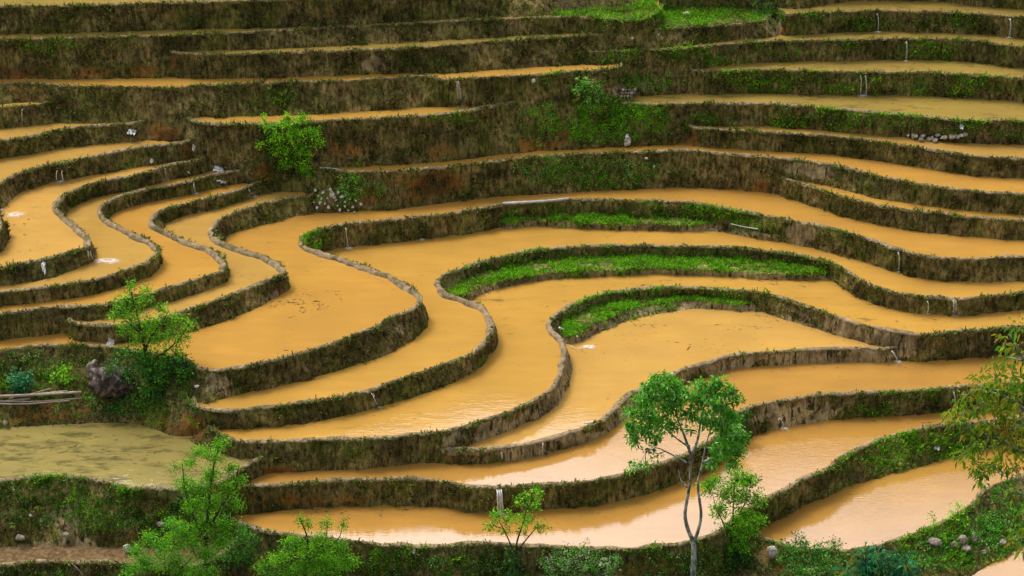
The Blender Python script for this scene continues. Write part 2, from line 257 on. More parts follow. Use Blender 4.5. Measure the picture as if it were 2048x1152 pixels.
FOOT = {
'T1': [(0,60,'T2'),(340,56,'T2'),(700,45,'T2'),(900,37,'T2'),(1050,34,'T2'),(1110,31,'T2'),(1200,22,'T2'),(1300,14,'T2'),(1335,20,'T3'),(1420,18,'T3'),(1530,18,'T3'),(1580,22,'T4R'),(1640,12,'T4R'),(1700,2,'T4R'),(1850,-5,'T4R'),(2000,7,'T4R'),(2048,14,'T4R')],
'T2': [(0,157,'T4'),(180,159,'T4'),(335,156,'T4'),(362,100,'T3'),(450,101,'T3'),(600,96,'T3'),(700,92,'T3'),(868,82,'T3'),(1022,73,'T3'),(1193,64,'T3'),(1262,60,'T3'),(1310,50,'T3'),(1330,38,'T3')],
'T3': [(345,156,'T4'),(500,156,'T4'),(600,153,'T4'),(700,150,'T4'),(800,146,'T4'),(868,147,'T4'),(900,148,'T4'),(1000,139,'T4'),(1100,133,'T4'),(1170,131,'T4'),(1195,102,'T5R'),(1280,98,'T5R'),(1348,94,'T5R'),(1406,89,'T5R'),(1519,75,'T5R'),(1570,71,'T5R')],
'T4R':[(1575,72,'T5R'),(1660,67,'T5R'),(1758,63,'T5R'),(1860,60,'T5R'),(1960,65,'T5R'),(2048,75,'T5R')],
'T5R':[(1190,131,'T4'),(1243,128,'T4'),(1262,194,'T7R'),(1376,186,'T7R'),(1392,139,'T6R'),(1450,131,'T6R'),(1519,125,'T6R'),(1660,121,'T6R'),(1850,118,'T6R'),(1960,125,'T6R'),(2048,138,'T6R')],
'T6R':[(1380,190,'T7R'),(1450,188,'T7R'),(1550,187,'T7R'),(1700,188,'T7R'),(1850,190,'T7R'),(1960,197,'T7R'),(2048,203,'T7R')],
'T4': [(0,208,'L1'),(100,205,'L1'),(118,249,'L2'),(200,247,'L2'),(273,244,'L2'),(292,282,'L3'),(358,286,'L3'),(376,236,'T5M'),(500,233,'T5M'),(600,231,'T5M'),(700,225,'T5M'),(850,215,'T5M'),(980,205,'T5M'),(1035,199,'T5M'),(1075,304,'T9'),(1150,298,'T9'),(1222,295,'T9')],
'T7R':[(1215,296,'T9'),(1300,290,'T9'),(1375,289,'T9'),(1392,254,'T8R'),(1519,251,'T8R'),(1660,258,'T8R'),(1800,270,'T8R'),(1946,284,'T8R'),(2048,290,'T8R')],
'T5M':[(380,288,'L3'),(402,318,'L4'),(450,340,'L5'),(500,350,'L5'),(530,366,'L6'),(560,384,'L7'),(610,386,'L7'),(645,337,'T9'),(700,334,'T9'),(800,330,'T9'),(900,322,'T9'),(1000,310,'T9'),(1075,304,'T9')],
'T8R':[(1382,289,'T9'),(1403,290,'T9'),(1519,297,'T9'),(1700,314,'T9'),(1861,334,'T9'),(2048,354,'T9')],
'T9': [(605,424,'T11'),(640,427,'T11'),(700,424,'T11'),(800,420,'T11'),(900,402,'T11'),(1000,392,'T11'),(1100,388,'T11'),(1250,379,'T11'),(1380,375,'T11'),(1500,380,'T11'),(1562,388,'T11'),(1590,358,'T10'),(1639,369,'T10'),(1690,380,'T10'),(1741,396,'T10'),(1792,404,'T10'),(1895,418,'T10'),(2048,425,'T10')],
'T10':[(1570,392,'T11'),(1621,408,'T11'),(1673,428,'T11'),(1724,443,'T11'),(1792,457,'T11'),(1895,471,'T11'),(2048,482,'T11')],
'L1': [(0,258,'L2'),(60,252,'L2'),(105,249,'L2')],
'L2': [(0,315,'L3'),(70,305,'L3'),(140,296,'L3'),(200,289,'L3'),(285,283,'L3')],
'L3': [(-80,512,'L4'),(-30,503,'L4'),(0,490,'L4'),(10,475,'L4'),(14,455,'L4'),(6,420,'L4'),(14,407,'L4'),(41,384,'L4'),(103,366,'L4'),(171,353,'L4'),(239,342,'L4'),(308,329,'L4'),(362,323,'L4'),(386,319,'L4')],
'L4': [(0,573,'L5'),(50,567,'L5'),(100,558,'L5'),(150,541,'L5'),(180,523,'L5'),(189,504,'L5'),(130,414,'L5'),(140,404,'L5'),(171,394,'L5'),(239,382,'L5'),(308,366,'L5'),(359,356,'L5'),(410,346,'L5'),(440,340,'L5')],
'L5': [(0,612,'L6'),(100,604,'L6'),(200,588,'L6'),(260,570,'L6'),(310,548,'L6'),(328,520,'L6'),(329,506,'L6'),(212,431,'L6'),(239,418,'L6'),(308,402,'L6'),(376,388,'L6'),(427,377,'L6'),(479,366,'L6'),(520,362,'L6')],
'L6': [(0,672,'T11'),(68,663,'T11'),(130,662,'T11'),(160,646,'L7'),(239,633,'L7'),(342,604,'L7'),(410,583,'L7'),(450,562,'L7'),(462,545,'L7'),(463,530,'L7'),(322,448,'L7'),(359,435,'L7'),(410,421,'L7'),(479,404,'L7'),(520,390,'L7'),(555,385,'L7')],
'L7': [(150,666,'T11'),(232,669,'T11'),(340,675,'T11'),(390,662,'T11'),(500,626,'T11'),(540,602,'T11'),(568,583,'T11'),(578,560,'T11'),(578,545,'T11'),(444,476,'T11'),(479,463,'T11'),(547,446,'T11'),(610,429,'T11')],
'T11':[(0,858,'P'),(100,851,'P'),(250,845,'P'),(300,852,'P'),(340,878,'P'),(368,894,'P'),(398,802,'T12'),(450,795,'T12'),(520,782,'T12'),(600,765,'T12'),(680,740,'T12'),(748,720,'T12'),(817,690,'T12'),(840,668,'T12'),(857,645,'T12'),(859,625,'T12'),(625,503,'T12'),(680,498,'T12'),(748,490,'T12'),(885,474,'T12'),(990,460,'T12'),(1010,430,'G11'),(1056,425,'G11'),(1193,424,'G11'),(1380,430,'G11'),(1450,435,'G11'),(1535,455,'G11'),(1553,481,'T12'),(1621,496,'T12'),(1690,514,'T12'),(1758,531,'T12'),(1861,555,'T12'),(1963,566,'T12'),(2048,563,'T12')],
'G11':[(1000,460,'T12'),(1090,449,'T12'),(1193,453,'T12'),(1348,458,'T12'),(1416,461,'T12'),(1470,470,'T12'),(1553,481,'T12')],
'T12':[(400,880,'P'),(432,857,'T13'),(537,855,'T13'),(639,843,'T13'),(742,820,'T13'),(844,789,'T13'),(913,765,'T13'),(975,714,'T13'),(995,690,'T13'),(997,668,'T13'),(905,572,'G12'),(936,555,'G12'),(988,534,'G12'),(1056,518,'G12'),(1193,509,'G12'),(1295,508,'G12'),(1348,511,'G12'),(1485,515,'G12'),(1587,526,'G12'),(1650,540,'G12'),(1665,562,'T13'),(1690,579,'T13'),(1724,596,'T13'),(1775,614,'T13'),(1861,626,'T13'),(1929,628,'T13'),(2048,621,'T13')],
'G12':[(915,602,'T13'),(935,601,'T13'),(988,581,'T13'),(1056,564,'T13'),(1193,552,'T13'),(1295,546,'T13'),(1380,546,'T13'),(1485,548,'T13'),(1553,553,'T13'),(1660,561,'T13')],
'T13':[(380,893,'P'),(441,905,'P'),(490,922,'P'),(530,912,'P'),(552,946,'T15'),(605,944,'T15'),(708,939,'T15'),(810,929,'T15'),(868,926,'T15'),(890,895,'T14'),(930,893,'T14'),(981,876,'T14'),(1032,856,'T14'),(1100,827,'T14'),(1120,806,'T14'),(1137,779,'T14'),(1145,746,'T14'),(1149,712,'T14'),(1130,642,'G13'),(1170,619,'G13'),(1220,601,'G13'),(1295,591,'G13'),(1380,588,'G13'),(1440,590,'G13'),(1510,594,'G13'),(1530,627,'T14'),(1587,645,'T14'),(1656,665,'T14'),(1707,682,'T14'),(1768,692,'T14'),(1795,722,'T15'),(1861,720,'T15'),(1963,712,'T15'),(2048,704,'T15')],
'G13':[(1150,688,'T14'),(1160,684,'T14'),(1193,668,'T14'),(1261,641,'T14'),(1330,626,'T14'),(1380,620,'T14'),(1450,618,'T14'),(1525,626,'T14')],
'T14':[(860,927,'T15'),(930,926,'T15'),(981,927,'T15'),(1018,922,'T15'),(1121,898,'T15'),(1206,867,'T15'),(1250,843,'T15'),(1290,812,'T15'),(1340,780,'T15'),(1375,762,'T15'),(1450,737,'T15'),(1587,729,'T15'),(1700,725,'T15'),(1785,722,'T15')],
'T15':[(468,1031,'T16'),(571,1021,'T16'),(673,1014,'T16'),(810,1012,'T16'),(896,1016,'T16'),(947,1023,'T16'),(998,1025,'T16'),(1080,1021,'T16'),(1189,1013,'T16'),(1292,990,'T16'),(1360,966,'T16'),(1430,935,'T16'),(1478,900,'T16'),(1502,873,'T16'),(1570,854,'T16'),(1673,840,'T16'),(1758,830,'T16'),(1878,825,'T16'),(2048,815,'T16')],
'P':  [(0,1092,'T19'),(240,1095,'T19'),(330,1095,'T19'),(430,1060,'T16'),(466,1030,'T16'),(482,974,'T15'),(505,955,'T15'),(550,946,'T15')],
'T16':[(440,1210,'Z'),(900,1240,'Z'),(1400,1235,'Z'),(1480,1170,'Z'),(1512,1063,'T17'),(1539,1042,'T17'),(1587,1025,'T17'),(1639,997,'T17'),(1690,974,'T17'),(1758,956,'T17'),(1827,939,'T17'),(1895,919,'T17'),(1963,897,'T17'),(2048,878,'T17')],
'T17':[(1480,1240,'Z'),(1700,1250,'Z'),(1900,1190,'T18'),(1946,1150,'T18'),(1998,1119,'T18'),(2048,1092,'T18')],
'T19':[(0,1240,'Z'),(236,1240,'Z'),(500,1235,'Z')],
}
# ---------------------------------------------------------------- terraces
LV = dict(G11=.31, G12=-.4, G13=-1.04, L1=5.35, L2=4.52, L3=3.83, L4=3.12, L5=2.56, L6=2.06, L7=1.62, P=-1.26, T1=9.08, T10=1.75, T11=.97, T12=0., T13=-.69,
          T14=-1.35, T15=-1.87, T16=-2.88, T17=-4.0, T18=-5.3, T19=-3.4, T2=7.84, T3=7.13, T4=6.01, T4R=7.42, T5M=4.73, T5R=6.47, T6R=5.5, T7R=4.42, T8R=3.42, T9=2.6, Z=-5.7)
BUND = .10
EXT = 420
def ext(pts):                                # carry a line on beyond both edges of the frame
    pts = [tuple(p) for p in pts]
    if pts[0][0] <= 0 :
        a, b = pts[0], pts[1]; s = max(-.25, min(.25, (b[1]-a[1])/(b[0]-a[0]+1e-6)))*.5
        pts.insert(0, (a[0]-EXT, a[1]-s*EXT, *a[2:]))
    if pts[-1][0] >= 2048:
        a, b = pts[-1], pts[-2]; s = max(-.25, min(.25, (b[1]-a[1])/(b[0]-a[0]-1e-6)))*.5
        pts.append((a[0]+EXT, a[1]+s*EXT, *a[2:]))
    return pts
def catmull(P, step):
    P = np.asarray(P, float); out = []
    Q = np.vstack([2*P[0]-P[1], P, 2*P[-1]-P[-2]])
    for i in range(1, len(Q)-2):
        p0, p1, p2, p3 = Q[i-1:i+3]
        d = [max(1e-3, np.linalg.norm(a-b)**.5) for a, b in ((p1, p0), (p2, p1), (p3, p2))]
        m1 = (p1-p0)/d[0]-(p2-p0)/(d[0]+d[1])+(p2-p1)/d[1]; m2 = (p2-p1)/d[1]-(p3-p1)/(d[1]+d[2])+(p3-p2)/d[2]
        m1 *= d[1]; m2 *= d[1]
        t = np.linspace(0, 1, 12, endpoint=False)[:, None]
        out.append((2*t**3-3*t**2+1)*p1+(t**3-2*t**2+t)*m1+(-2*t**3+3*t**2)*p2+(t**3-t**2)*m2)
    out = np.vstack(out+[P[-1:]])
    L = np.concatenate([[0], np.cumsum(np.linalg.norm(np.diff(out, axis=0), axis=1))])
    n = max(4, int(L[-1]/step)); s = np.linspace(0, L[-1], n)
    return np.stack([np.interp(s, L, out[:, k]) for k in range(out.shape[1])], 1)
def smooth1(a, k):
    if k < 1: return a
    ker = np.exp(-.5*(np.arange(-3*k, 3*k+1)/k)**2); ker /= ker.sum()
    pad = np.pad(a, [(3*k, 3*k)]+[(0, 0)]*(a.ndim-1), mode='edge')
    if a.ndim == 1: return np.convolve(pad, ker, 'valid')
    return np.stack([np.convolve(pad[:, j], ker, 'valid') for j in range(a.shape[1])], 1)
# where the banks carry fresh grass, bare mud or rust-coloured soil: cx, cy, rx, ry, strength (photo places, used as spots on the land)
GREEN = [(1190,240,150,60,1),(1230,235,90,35,1.4),(1110,250,60,25,1.3),(1290,160,70,32,1),(1180,345,170,38,1),(1300,30,190,22,1),(1380,115,200,24,.9),(1240,60,120,14,.6),(1700,165,340,26,1.1),(1720,100,300,22,1.),(1880,185,80,12,1),(1700,240,360,26,1.3),(1950,260,110,22,.9),
 (1750,45,260,20,.75),(1700,100,340,20,.75),(1900,170,180,22,.8),(1280,430,280,28,1),(1500,445,60,22,1),(1250,530,380,42,1),(1320,610,220,45,1),(1860,900,190,45,1.5),(1800,915,120,28,1.6),(1690,960,120,30,.5),(110,760,160,50,.7),(330,800,100,60,.8),
 (80,1000,160,70,.8),(200,1020,130,60,.9),(360,1040,110,70,.9),(590,250,80,18,.6),(90,95,80,16,.7),(270,85,60,12,.8),(180,190,60,14,.6),(450,195,90,25,.4),(560,195,40,20,.5),(890,238,60,14,.9),(700,370,40,50,.9),(730,380,60,30,.6),
 (640,480,50,22,1),(1400,1120,260,40,.7),(900,1125,300,30,.8),(1900,1070,170,70,.9),(1620,1120,120,40,1),(1740,820,70,25,.8),(1880,790,140,20,.5),(1650,470,60,20,.5),(1440,20,120,20,.8),(1120,165,60,30,.7),(1560,60,60,20,.4)]
BARE = [(1690,645,150,45,1),(1790,690,60,40,1),(1620,712,190,24,1),(1400,735,110,35,1),(1585,830,90,35,1),(1600,465,40,30,1),(1618,340,48,20,1),(1080,850,90,45,1),(1160,880,90,30,1),(1290,800,70,40,1),(1050,905,90,22,1),(1500,715,120,22,1),(1130,700,25,60,1),(1110,800,40,50,1),(1000,870,110,30,.9),(940,900,70,18,.9),(1100,900,140,35,1),(1230,830,60,40,1),
 (1130,740,30,80,.9),(1195,440,14,22,.9),(1480,452,50,10,.9),(1320,618,220,12,.6),(1000,572,100,12,.6),(1300,545,340,6,.6),(435,770,50,30,.6),(545,600,35,35,.8),(800,660,20,20,.6),(985,650,25,70,.5),(840,620,20,40,.3),(100,1090,160,16,.9),(120,1045,40,50,.7),(745,130,30,18,.8),(1240,180,40,20,.6),
 (1545,60,22,25,.9),(1275,180,50,30,.5),(1640,80,40,10,.3),(1260,440,80,10,.5)]
RUST = [(60,148,130,16,1),(170,145,60,14,.8),(280,142,40,12,.8),(350,130,14,22,.9),(40,187,70,18,.5),(320,262,50,25,1),(380,300,20,20,.8),(530,350,25,20,.7),(690,300,60,25,.6),(880,300,80,25,.7),(1080,290,80,12,1),(1130,275,40,18,.9),(860,375,130,30,.7),(730,390,60,25,.5),
 (550,590,30,22,.9),(600,610,20,14,.8),(900,918,50,10,.9),(560,940,40,10,.9),(640,1000,90,16,.7),(500,1000,50,30,.5),(380,860,60,40,.8),(130,820,90,25,.6),(60,830,50,20,.6),(1520,372,22,14,1),(1385,285,16,25,.9),(1560,62,24,14,.8),(1560,1110,50,40,.7),(1120,880,20,14,.2),(1480,380,40,12,.6),(420,150,80,12,.3),(660,30,60,20,.3),(340,30,30,20,.4),
 (700,390,40,20,.5),(430,960,60,30,.5),(1300,1130,120,30,.5)]
def field(spots, V):
    px, py = proj(V); r = np.zeros(len(V))
    nz = fbm(np.asarray(V)*np.array([1.1, 1.1, 1.6]), 5, 4)*.45
    for cx, cy, rx, ry, s in spots:
        d = ((px-cx)/rx)**2+((py-cy)/ry)**2
        r = np.maximum(r, s*np.clip((1.1-d+nz*1.7)*1.1, 0, 1))
    return r
WALL_LABEL = {
 'T1': 'tall brown earth bank along the very top edge of the hillside', 'T2': 'second earth bank from the top, orange soil at the foot of its left end',
 'T3': 'grey-brown bank of the thin upper strip, a broken notch below its middle', 'T4R': 'grassy bank at the top right corner with two thin spouts',
 'T5R': 'second grassy bank from the top right corner, one spout at its middle', 'T6R': 'dark green bank on the upper right with a twin spout running down it',
 'T4': 'long brown bank crossing the upper left and ending in a green knoll', 'T7R': 'leafy green bank on the upper right with a heap of pale stones at its foot',
 'T5M': 'high brown bank behind the bright green bush on the upper left', 'T8R': 'dark bristly bank on the right, directly below the heap of pale stones',
 'T9': 'wide bank across the middle with rubble at its left end and weeds at its centre', 'T10': 'short dark bank of the narrow wedge strip at the right edge',
 'L1': 'shortest dark bank at the left edge, highest of the left stack', 'L2': 'bank at the left edge with a white rag near its right end',
 'L3': 'bank of the uppermost curved paddy on the left, with twin spouts', 'L4': 'S-curved bank nearest the left edge, with a foaming spout at its lower bend',
 'L5': 'S-curved bank second from the left edge', 'L6': 'S-curved bank third from the left edge',
 'L7': 'S-curved bank fourth from the left edge, orange mud at its lower bend', 'T11': 'great central bank looping round the left-middle paddy, the grey pipe on its crest',
 'T12': 'looping central bank with the long bright grass strip behind its bend', 'T13': 'third looping central bank, its right part cut in bare brown mud',
 'T14': 'bare pale mud bank curving round the wide paddy right of centre', 'T15': 'bank behind the round tree with a broad waterfall through its gap',
 'P': 'curved overgrown bank holding the olive pond at the lower left', 'T16': 'lowest long bank under the pinkish paddy, rising as a grassy slope at right',
 'T17': 'stony weedy bank round the bottom right paddy', 'T19': 'low bank of the dry dirt ledge at the bottom left corner'}
WALLS = {}; RIMG = {}
def tufts(P, Nn, G, seed, scale=1., dens=None, dry=None):
    """blades: P roots, Nn outward normals, G greenness; three-blade tufts as one mesh"""
    r = np.random.default_rng(seed); n = len(P)
    V = []; F = []; C = []
    k = 4
    off = 0
    base_cols = np.array([(.11, .115, .017), (.20, .165, .034), (.045, .052, .011), (.30, .245, .065), (.42, .35, .14)])
    green_cols = np.array([(.09, .32, .008), (.17, .52, .010), (.26, .68, .014), (.12, .36, .014), (.40, .72, .02)])
    ci = r.choice(5, n, p=[.32, .26, .2, .15, .07]); gi = r.choice(5, n)
    g = np.clip(G+r.normal(0, .12, n), 0, 1)[:, None]
    brown_cols = np.array([(.11, .075, .030), (.17, .125, .045), (.055, .036, .018), (.085, .055, .032), (.25, .19, .08)])
    wb = np.clip(.5+1.6*fbm(P*np.array([.45, .45, .9]), 201), 0, 1)[:, None]*np.clip(1-2*g, 0, 1)
    col = (base_cols[ci]*(1-wb)+brown_cols[ci]*wb)*(1-g)+green_cols[gi]*g
    cl = np.clip(.85+.9*fbm(P*1.5, 207), .45, 1.9)
    col *= (.75+.5*r.random((n, 1)))
    Ls = (.08+.12*r.random(n))*scale*(1+.25*g[:, 0])*cl
    for b in range(k):
        ang = r.random(n)*2*math.pi; tang = np.stack([np.cos(ang), np.sin(ang), 0*ang], 1)
        up = np.array([0, 0, 1.])*(.35+.65*r.random((n, 1)))
        d = tang*.55+Nn*(.3+.5*r.random((n, 1)))+up
        d /= np.linalg.norm(d, axis=1)[:, None]
        side = np.cross(d, r.normal(size=(n, 3))); side /= np.linalg.norm(side, axis=1)[:, None]+1e-9
        L = (Ls*(.6+.7*r.random(n)))[:, None]; wd = (.012+.02*r.random((n, 1)))*scale
        root = P+r.normal(0, .03, (n, 3))
        mid = root+d*L*.6; tip = root+d*L+np.array([0, 0, -1.])*L*(.25*r.random((n, 1)))
        v = np.stack([root-side*wd, root+side*wd, mid+side*wd*.8, tip, mid-side*wd*.8], 1).reshape(-1, 3)
        idx = off+np.arange(n)[:, None]*5
        V.append(v); F.append((idx+np.array([[0, 1, 2]]), idx+np.array([[0, 2, 4]]), idx+np.array([[4, 2, 3]])))
        C.append(np.repeat(col*(.8+.4*r.random((n, 1))), 5, 0)); off += n*5
    return np.vstack(V), np.vstack([f for t in F for f in t]), np.vstack(C)
def sample_grid(S, r, per_m2, weight=None):
    """random points on a (rows, cols, 3) sheet"""
    a = S[:-1, :-1]; b = S[1:, :-1]; c = S[:-1, 1:]; d = S[1:, 1:]
    nrm = np.cross(c-a, b-a).reshape(-1, 3); ar = np.linalg.norm(nrm, axis=1)
    n = int(ar.sum()*per_m2); q = r.choice(len(ar), n, p=ar/ar.sum())
    u = r.random((n, 1)); v = r.random((n, 1))
    A, B, Cc, D = [x.reshape(-1, 3)[q] for x in (a, b, c, d)]
    P = A*(1-u)*(1-v)+B*u*(1-v)+Cc*(1-u)*v+D*u*v
    nn = nrm[q]/(ar[q][:, None]+1e-9)
    return P, nn
def build_wall(key, ledge=False):
    h = LV[key]; BUND = .06 if h > 5 else .10; rim = ext(RIM[key]); foot = ext(FOOT[key])
    G = unproj([p[0] for p in rim], [p[1] for p in rim], h+(BUND if not ledge else 0))[:, :2]
    G = catmull(G, .10); n = len(G)
    wob = np.stack([G[:, 0], G[:, 1], np.full(n, h)], 1)
    T = np.gradient(smooth1(G, 3), axis=0); T /= np.linalg.norm(T, axis=1)[:, None]+1e-9
    Nn = np.stack([T[:, 1], -T[:, 0]], 1)
    G = G+Nn*(fbm(wob*np.array([1.6, 1.6, 1]), 11)*.05)[:, None]
    Fh = np.array([LV[f[2]] for f in foot]); FG = unproj([f[0] for f in foot], [f[1] for f in foot], Fh)[:, :2]
    dist = np.full(n, np.nan); low = np.full(n, np.nan)
    a = FG[:-1]; e = FG[1:]-FG[:-1]
    for i in range(n):
        if Nn[i, 1] > .15: continue
        d = Nn[i]; den = d[0]*e[:, 1]-d[1]*e[:, 0]
        ok = np.abs(den) > 1e-9; dn = np.where(ok, den, 1)
        q = a-G[i]; t = (q[:, 0]*e[:, 1]-q[:, 1]*e[:, 0])/dn; u = (q[:, 0]*d[1]-q[:, 1]*d[0])/dn
        hh = Fh[:-1]+(Fh[1:]-Fh[:-1])*np.clip(u, 0, 1)
        good = ok & (t > -.4) & (u >= 0) & (u <= 1) & (t < 1.9*np.maximum(h-hh, .3)+.3)
        if good.any():
            j = np.argmin(np.where(good, t, 1e9)); dist[i] = t[j]; low[i] = hh[j]
    idx = np.arange(n); g = ~np.isnan(dist)
    if g.sum() < 3: dist[:] = .35; low[:] = h-.8; g[:] = True
    low = np.interp(idx, idx[g], low[g]); dist = np.where(g, dist, np.nan)
    H = h-low
    away = np.clip((Nn[:, 1]+.1)*3, 0, 1)
    gi = idx[~np.isnan(dist)]; dist = np.interp(idx, gi, dist[gi]); dist = dist*(1-away)+away*(.3*H)
    dist = np.maximum(dist, .10*H); dist = smooth1(dist, 4); low = smooth1(low, 2); H = np.maximum(h-low, .05)
    K = 12; top = h+(BUND if not ledge else .0)
    rows = []; base3 = np.concatenate([G, np.full((n, 1), top)], 1)
    nodir = smooth1(Nn, 4); nodir /= np.linalg.norm(nodir, axis=1)[:, None]
    for k in range(K+1):
        f = k/K
        prof = f**1.15 if not ledge else f
        off = dist*prof; z = top+(low-.02-top)*f
        p = np.stack([G[:, 0]+nodir[:, 0]*off, G[:, 1]+nodir[:, 1]*off, z], 1)
        amp = .075*min(1, f*4)*np.minimum(1, H*1.3)*(1-.5*(f == 1))
        bump = fbm(p*np.array([1.4, 1.4, .9]), 3)*amp*1.2+fbm(p*np.array([5, 5, 2.]), 8)*amp*.9-np.clip(fbm(p*np.array([2.6, 2.6, .5]), 14)-.35, 0, 1)*amp*2.5
        p[:, :2] += nodir*bump[:, None]
        rows.append(p)
    S = np.array(rows)
    bury = S[-1]+np.concatenate([nodir*.06, np.full((n, 1), -.45)], 1)
    S2 = np.concatenate([S, bury[None]]); R = len(S2)
    ii = np.arange(R*n).reshape(R, n)
    F = np.stack([ii[:-1, :-1], ii[1:, :-1], ii[1:, 1:], ii[:-1, 1:]], -1).reshape(-1, 4)
    V = S2.reshape(-1, 3)
    bare = field(BARE, V); rust = field(RUST, V)
    if ledge: rust = rust*.3; bare = np.maximum(bare, .75)
    name = 'grass_ledge' if ledge else 'terrace_bank'
    o = mesh(name, V, F, M['earth'], col=dict(bare=bare, rust=rust))
    RIMG[key] = G
    r = np.random.default_rng(abs(hash(key)) % 1000 if False else sum(map(ord, key)))
    # grass clinging to the face
    P, nn = sample_grid(S, r, 95)
    nn *= np.sign(nn@np.array([0, -1, .3]))[:, None]
    gr = field(GREEN, P); ba = field(BARE, P); ru = field(RUST, P)
    pn = fbm(P*.9, 21)
    keep = r.random(len(P)) < np.clip(.36+.75*pn+.6*gr-1.1*ba*(1-.5*gr)-.45*ru, .02, 1)
    P, nn, gr, pn = P[keep], nn[keep], gr[keep], pn[keep]
    gg = np.clip(.0+.30*np.clip(fbm(P*1.7, 31), 0, 1)+gr*(.6+.5*pn), 0, 1)
    # fringe along the crest
    m = int(n*.10*34); q = r.integers(0, n, m); fr = base3[q]+r.normal(0, .03, (m, 3))*np.array([1, 1, .3]); fr[:, :2] -= nodir[q]*(r.random((m, 1))**2*.16)
    bfr = field(BARE, fr); kk = r.random(m) < np.clip(.85+.7*fbm(fr*.8, 41)-.8*bfr-.75*(nodir[q, 1] > -.25), .02, 1); fr = fr[kk]
    fn_ = np.concatenate([nodir[q[kk]], np.zeros((kk.sum(), 1))], 1); gf = np.clip(.02+.30*r.random(len(fr))+field(GREEN, fr)*.65, 0, 1)
    P = np.vstack([P, fr]); nn = np.vstack([nn, fn_]); gg = np.concatenate([gg, gf])
    return o, S, P, nn, gg, base3, nodir
def add_bund(key, o, base3, nodir, h):
    n = len(base3); wd = (.26+.10*fbm(base3*1.3, 51))*(.55 if h > 5 else 1.)
    prof = [(0.012, -.05), (.0, .0), (-.18, .035), (-.5, .045), (-.82, .02), (-1.05, -.07), (-1.15, -.16)]
    rows = []
    for a, dz in prof:
        p = base3.copy(); lump = fbm(base3*3.3+a*3, 61)
        p[:, :2] += nodir*((a*wd)+.035*lump)[:, None]; p[:, 2] += dz+.032*lump*(1 if a < 0 else .3)
        rows.append(p)
    S = np.array(rows); R = len(rows); ii = np.arange(R*n).reshape(R, n)
    F = np.stack([ii[:-1, :-1], ii[:-1, 1:], ii[1:, 1:], ii[1:, :-1]], -1).reshape(-1, 4)
    return mesh('bund', S.reshape(-1, 3), F, M['bund'], o), S
TOPY = 18.
def add_top(key, mat, name='water', kind='structure', inset=.12, z=None):
    G = RIMG[key][::2]; T = np.gradient(G, axis=0); T /= np.linalg.norm(T, axis=1)[:, None]; Nn = np.stack([T[:, 1], -T[:, 0]], 1)
    B = G-Nn*inset; z = LV[key] if z is None else z
    ring = np.vstack([B, [[B[-1, 0], TOPY]], [[B[0, 0], TOPY]]]); V = np.concatenate([ring, np.full((len(ring), 1), z)], 1)
    from mathutils.geometry import tessellate_polygon
    tr = tessellate_polygon([[Vector(v) for v in V]])
    tr = np.array([t for t in tr], np.int32)
    a, b, c = V[tr[:, 0], :2], V[tr[:, 1], :2], V[tr[:, 2], :2]
    flip = np.cross(b-a, c-a) < 0; tr[flip] = tr[flip][:, ::-1]
    o = mesh(name, V, tr, mat, smooth=False); tag(o, kind=kind); return o
BVH = []
WMAT = dict(T11='w_mid', L1='w_left', L2='w_left', L3='w_left', L4='w_pale', L5='w_left', L6='w_mid', L7='w_left', T8R='w_left', T9='w_mid', T1='w_top', T2='w_top', T3='w_top', T4R='w_top', T5R='w_top', T6R='w_top', T7R='w_top', T4='w_clear', T13='w_some', T14='w_pale', P='w_pond', T15='w_low', T16='w_low', T17='w_low', T12='w_clear')
ALLW = {}
for key in RIM:
    ledge = key[0] == 'G'
    o, S, P, nn, gg, base3, nodir = build_wall(key, ledge)
    ALLW[key] = (o, S, base3, nodir)
    if ledge:
        tag(o, {'G11': 'upper strip of fresh grass at the foot of the bank with the grey pipe', 'G12': 'longest strip of bright grass in the middle, second of the three grass strips',
                'G13': 'lowest of the three bright grass strips, beside the white pipe'}[key], 'grass strip', 'grass strips at the foot of the central banks')
    else:
        tag(o, WALL_LABEL[key], 'terrace bank', 'earth banks between the flooded terraces')
        b, bs = add_bund(key, o, base3, nodir, LV[key])
    V, F, C = tufts(P, nn, gg, 100+len(key)+int(LV[key]*100) % 97, 1.0)
    tag(mesh('grass_cover', V, F, M['grass'], o, smooth=False, col=dict(Col=C)), kind='stuff')
    if ledge:
        t = add_top(key, M['turf'], 'turf', kind=None, inset=-.01); t.parent = o
    elif key == 'T19': tag(add_top(key, M['soil'], 'path', inset=.05))
    else: add_top(key, M[WMAT.get(key, 'w_clear')])
# lowest pool at the bottom right corner
c = unproj([1800, 2500, 2500, 1800], [1250, 1250, 1060, 1060], [LV['T18']]*4)
mesh('water', c, np.array([[0, 1, 2, 3]]), M['w_low']).__setitem__('kind', 'structure')
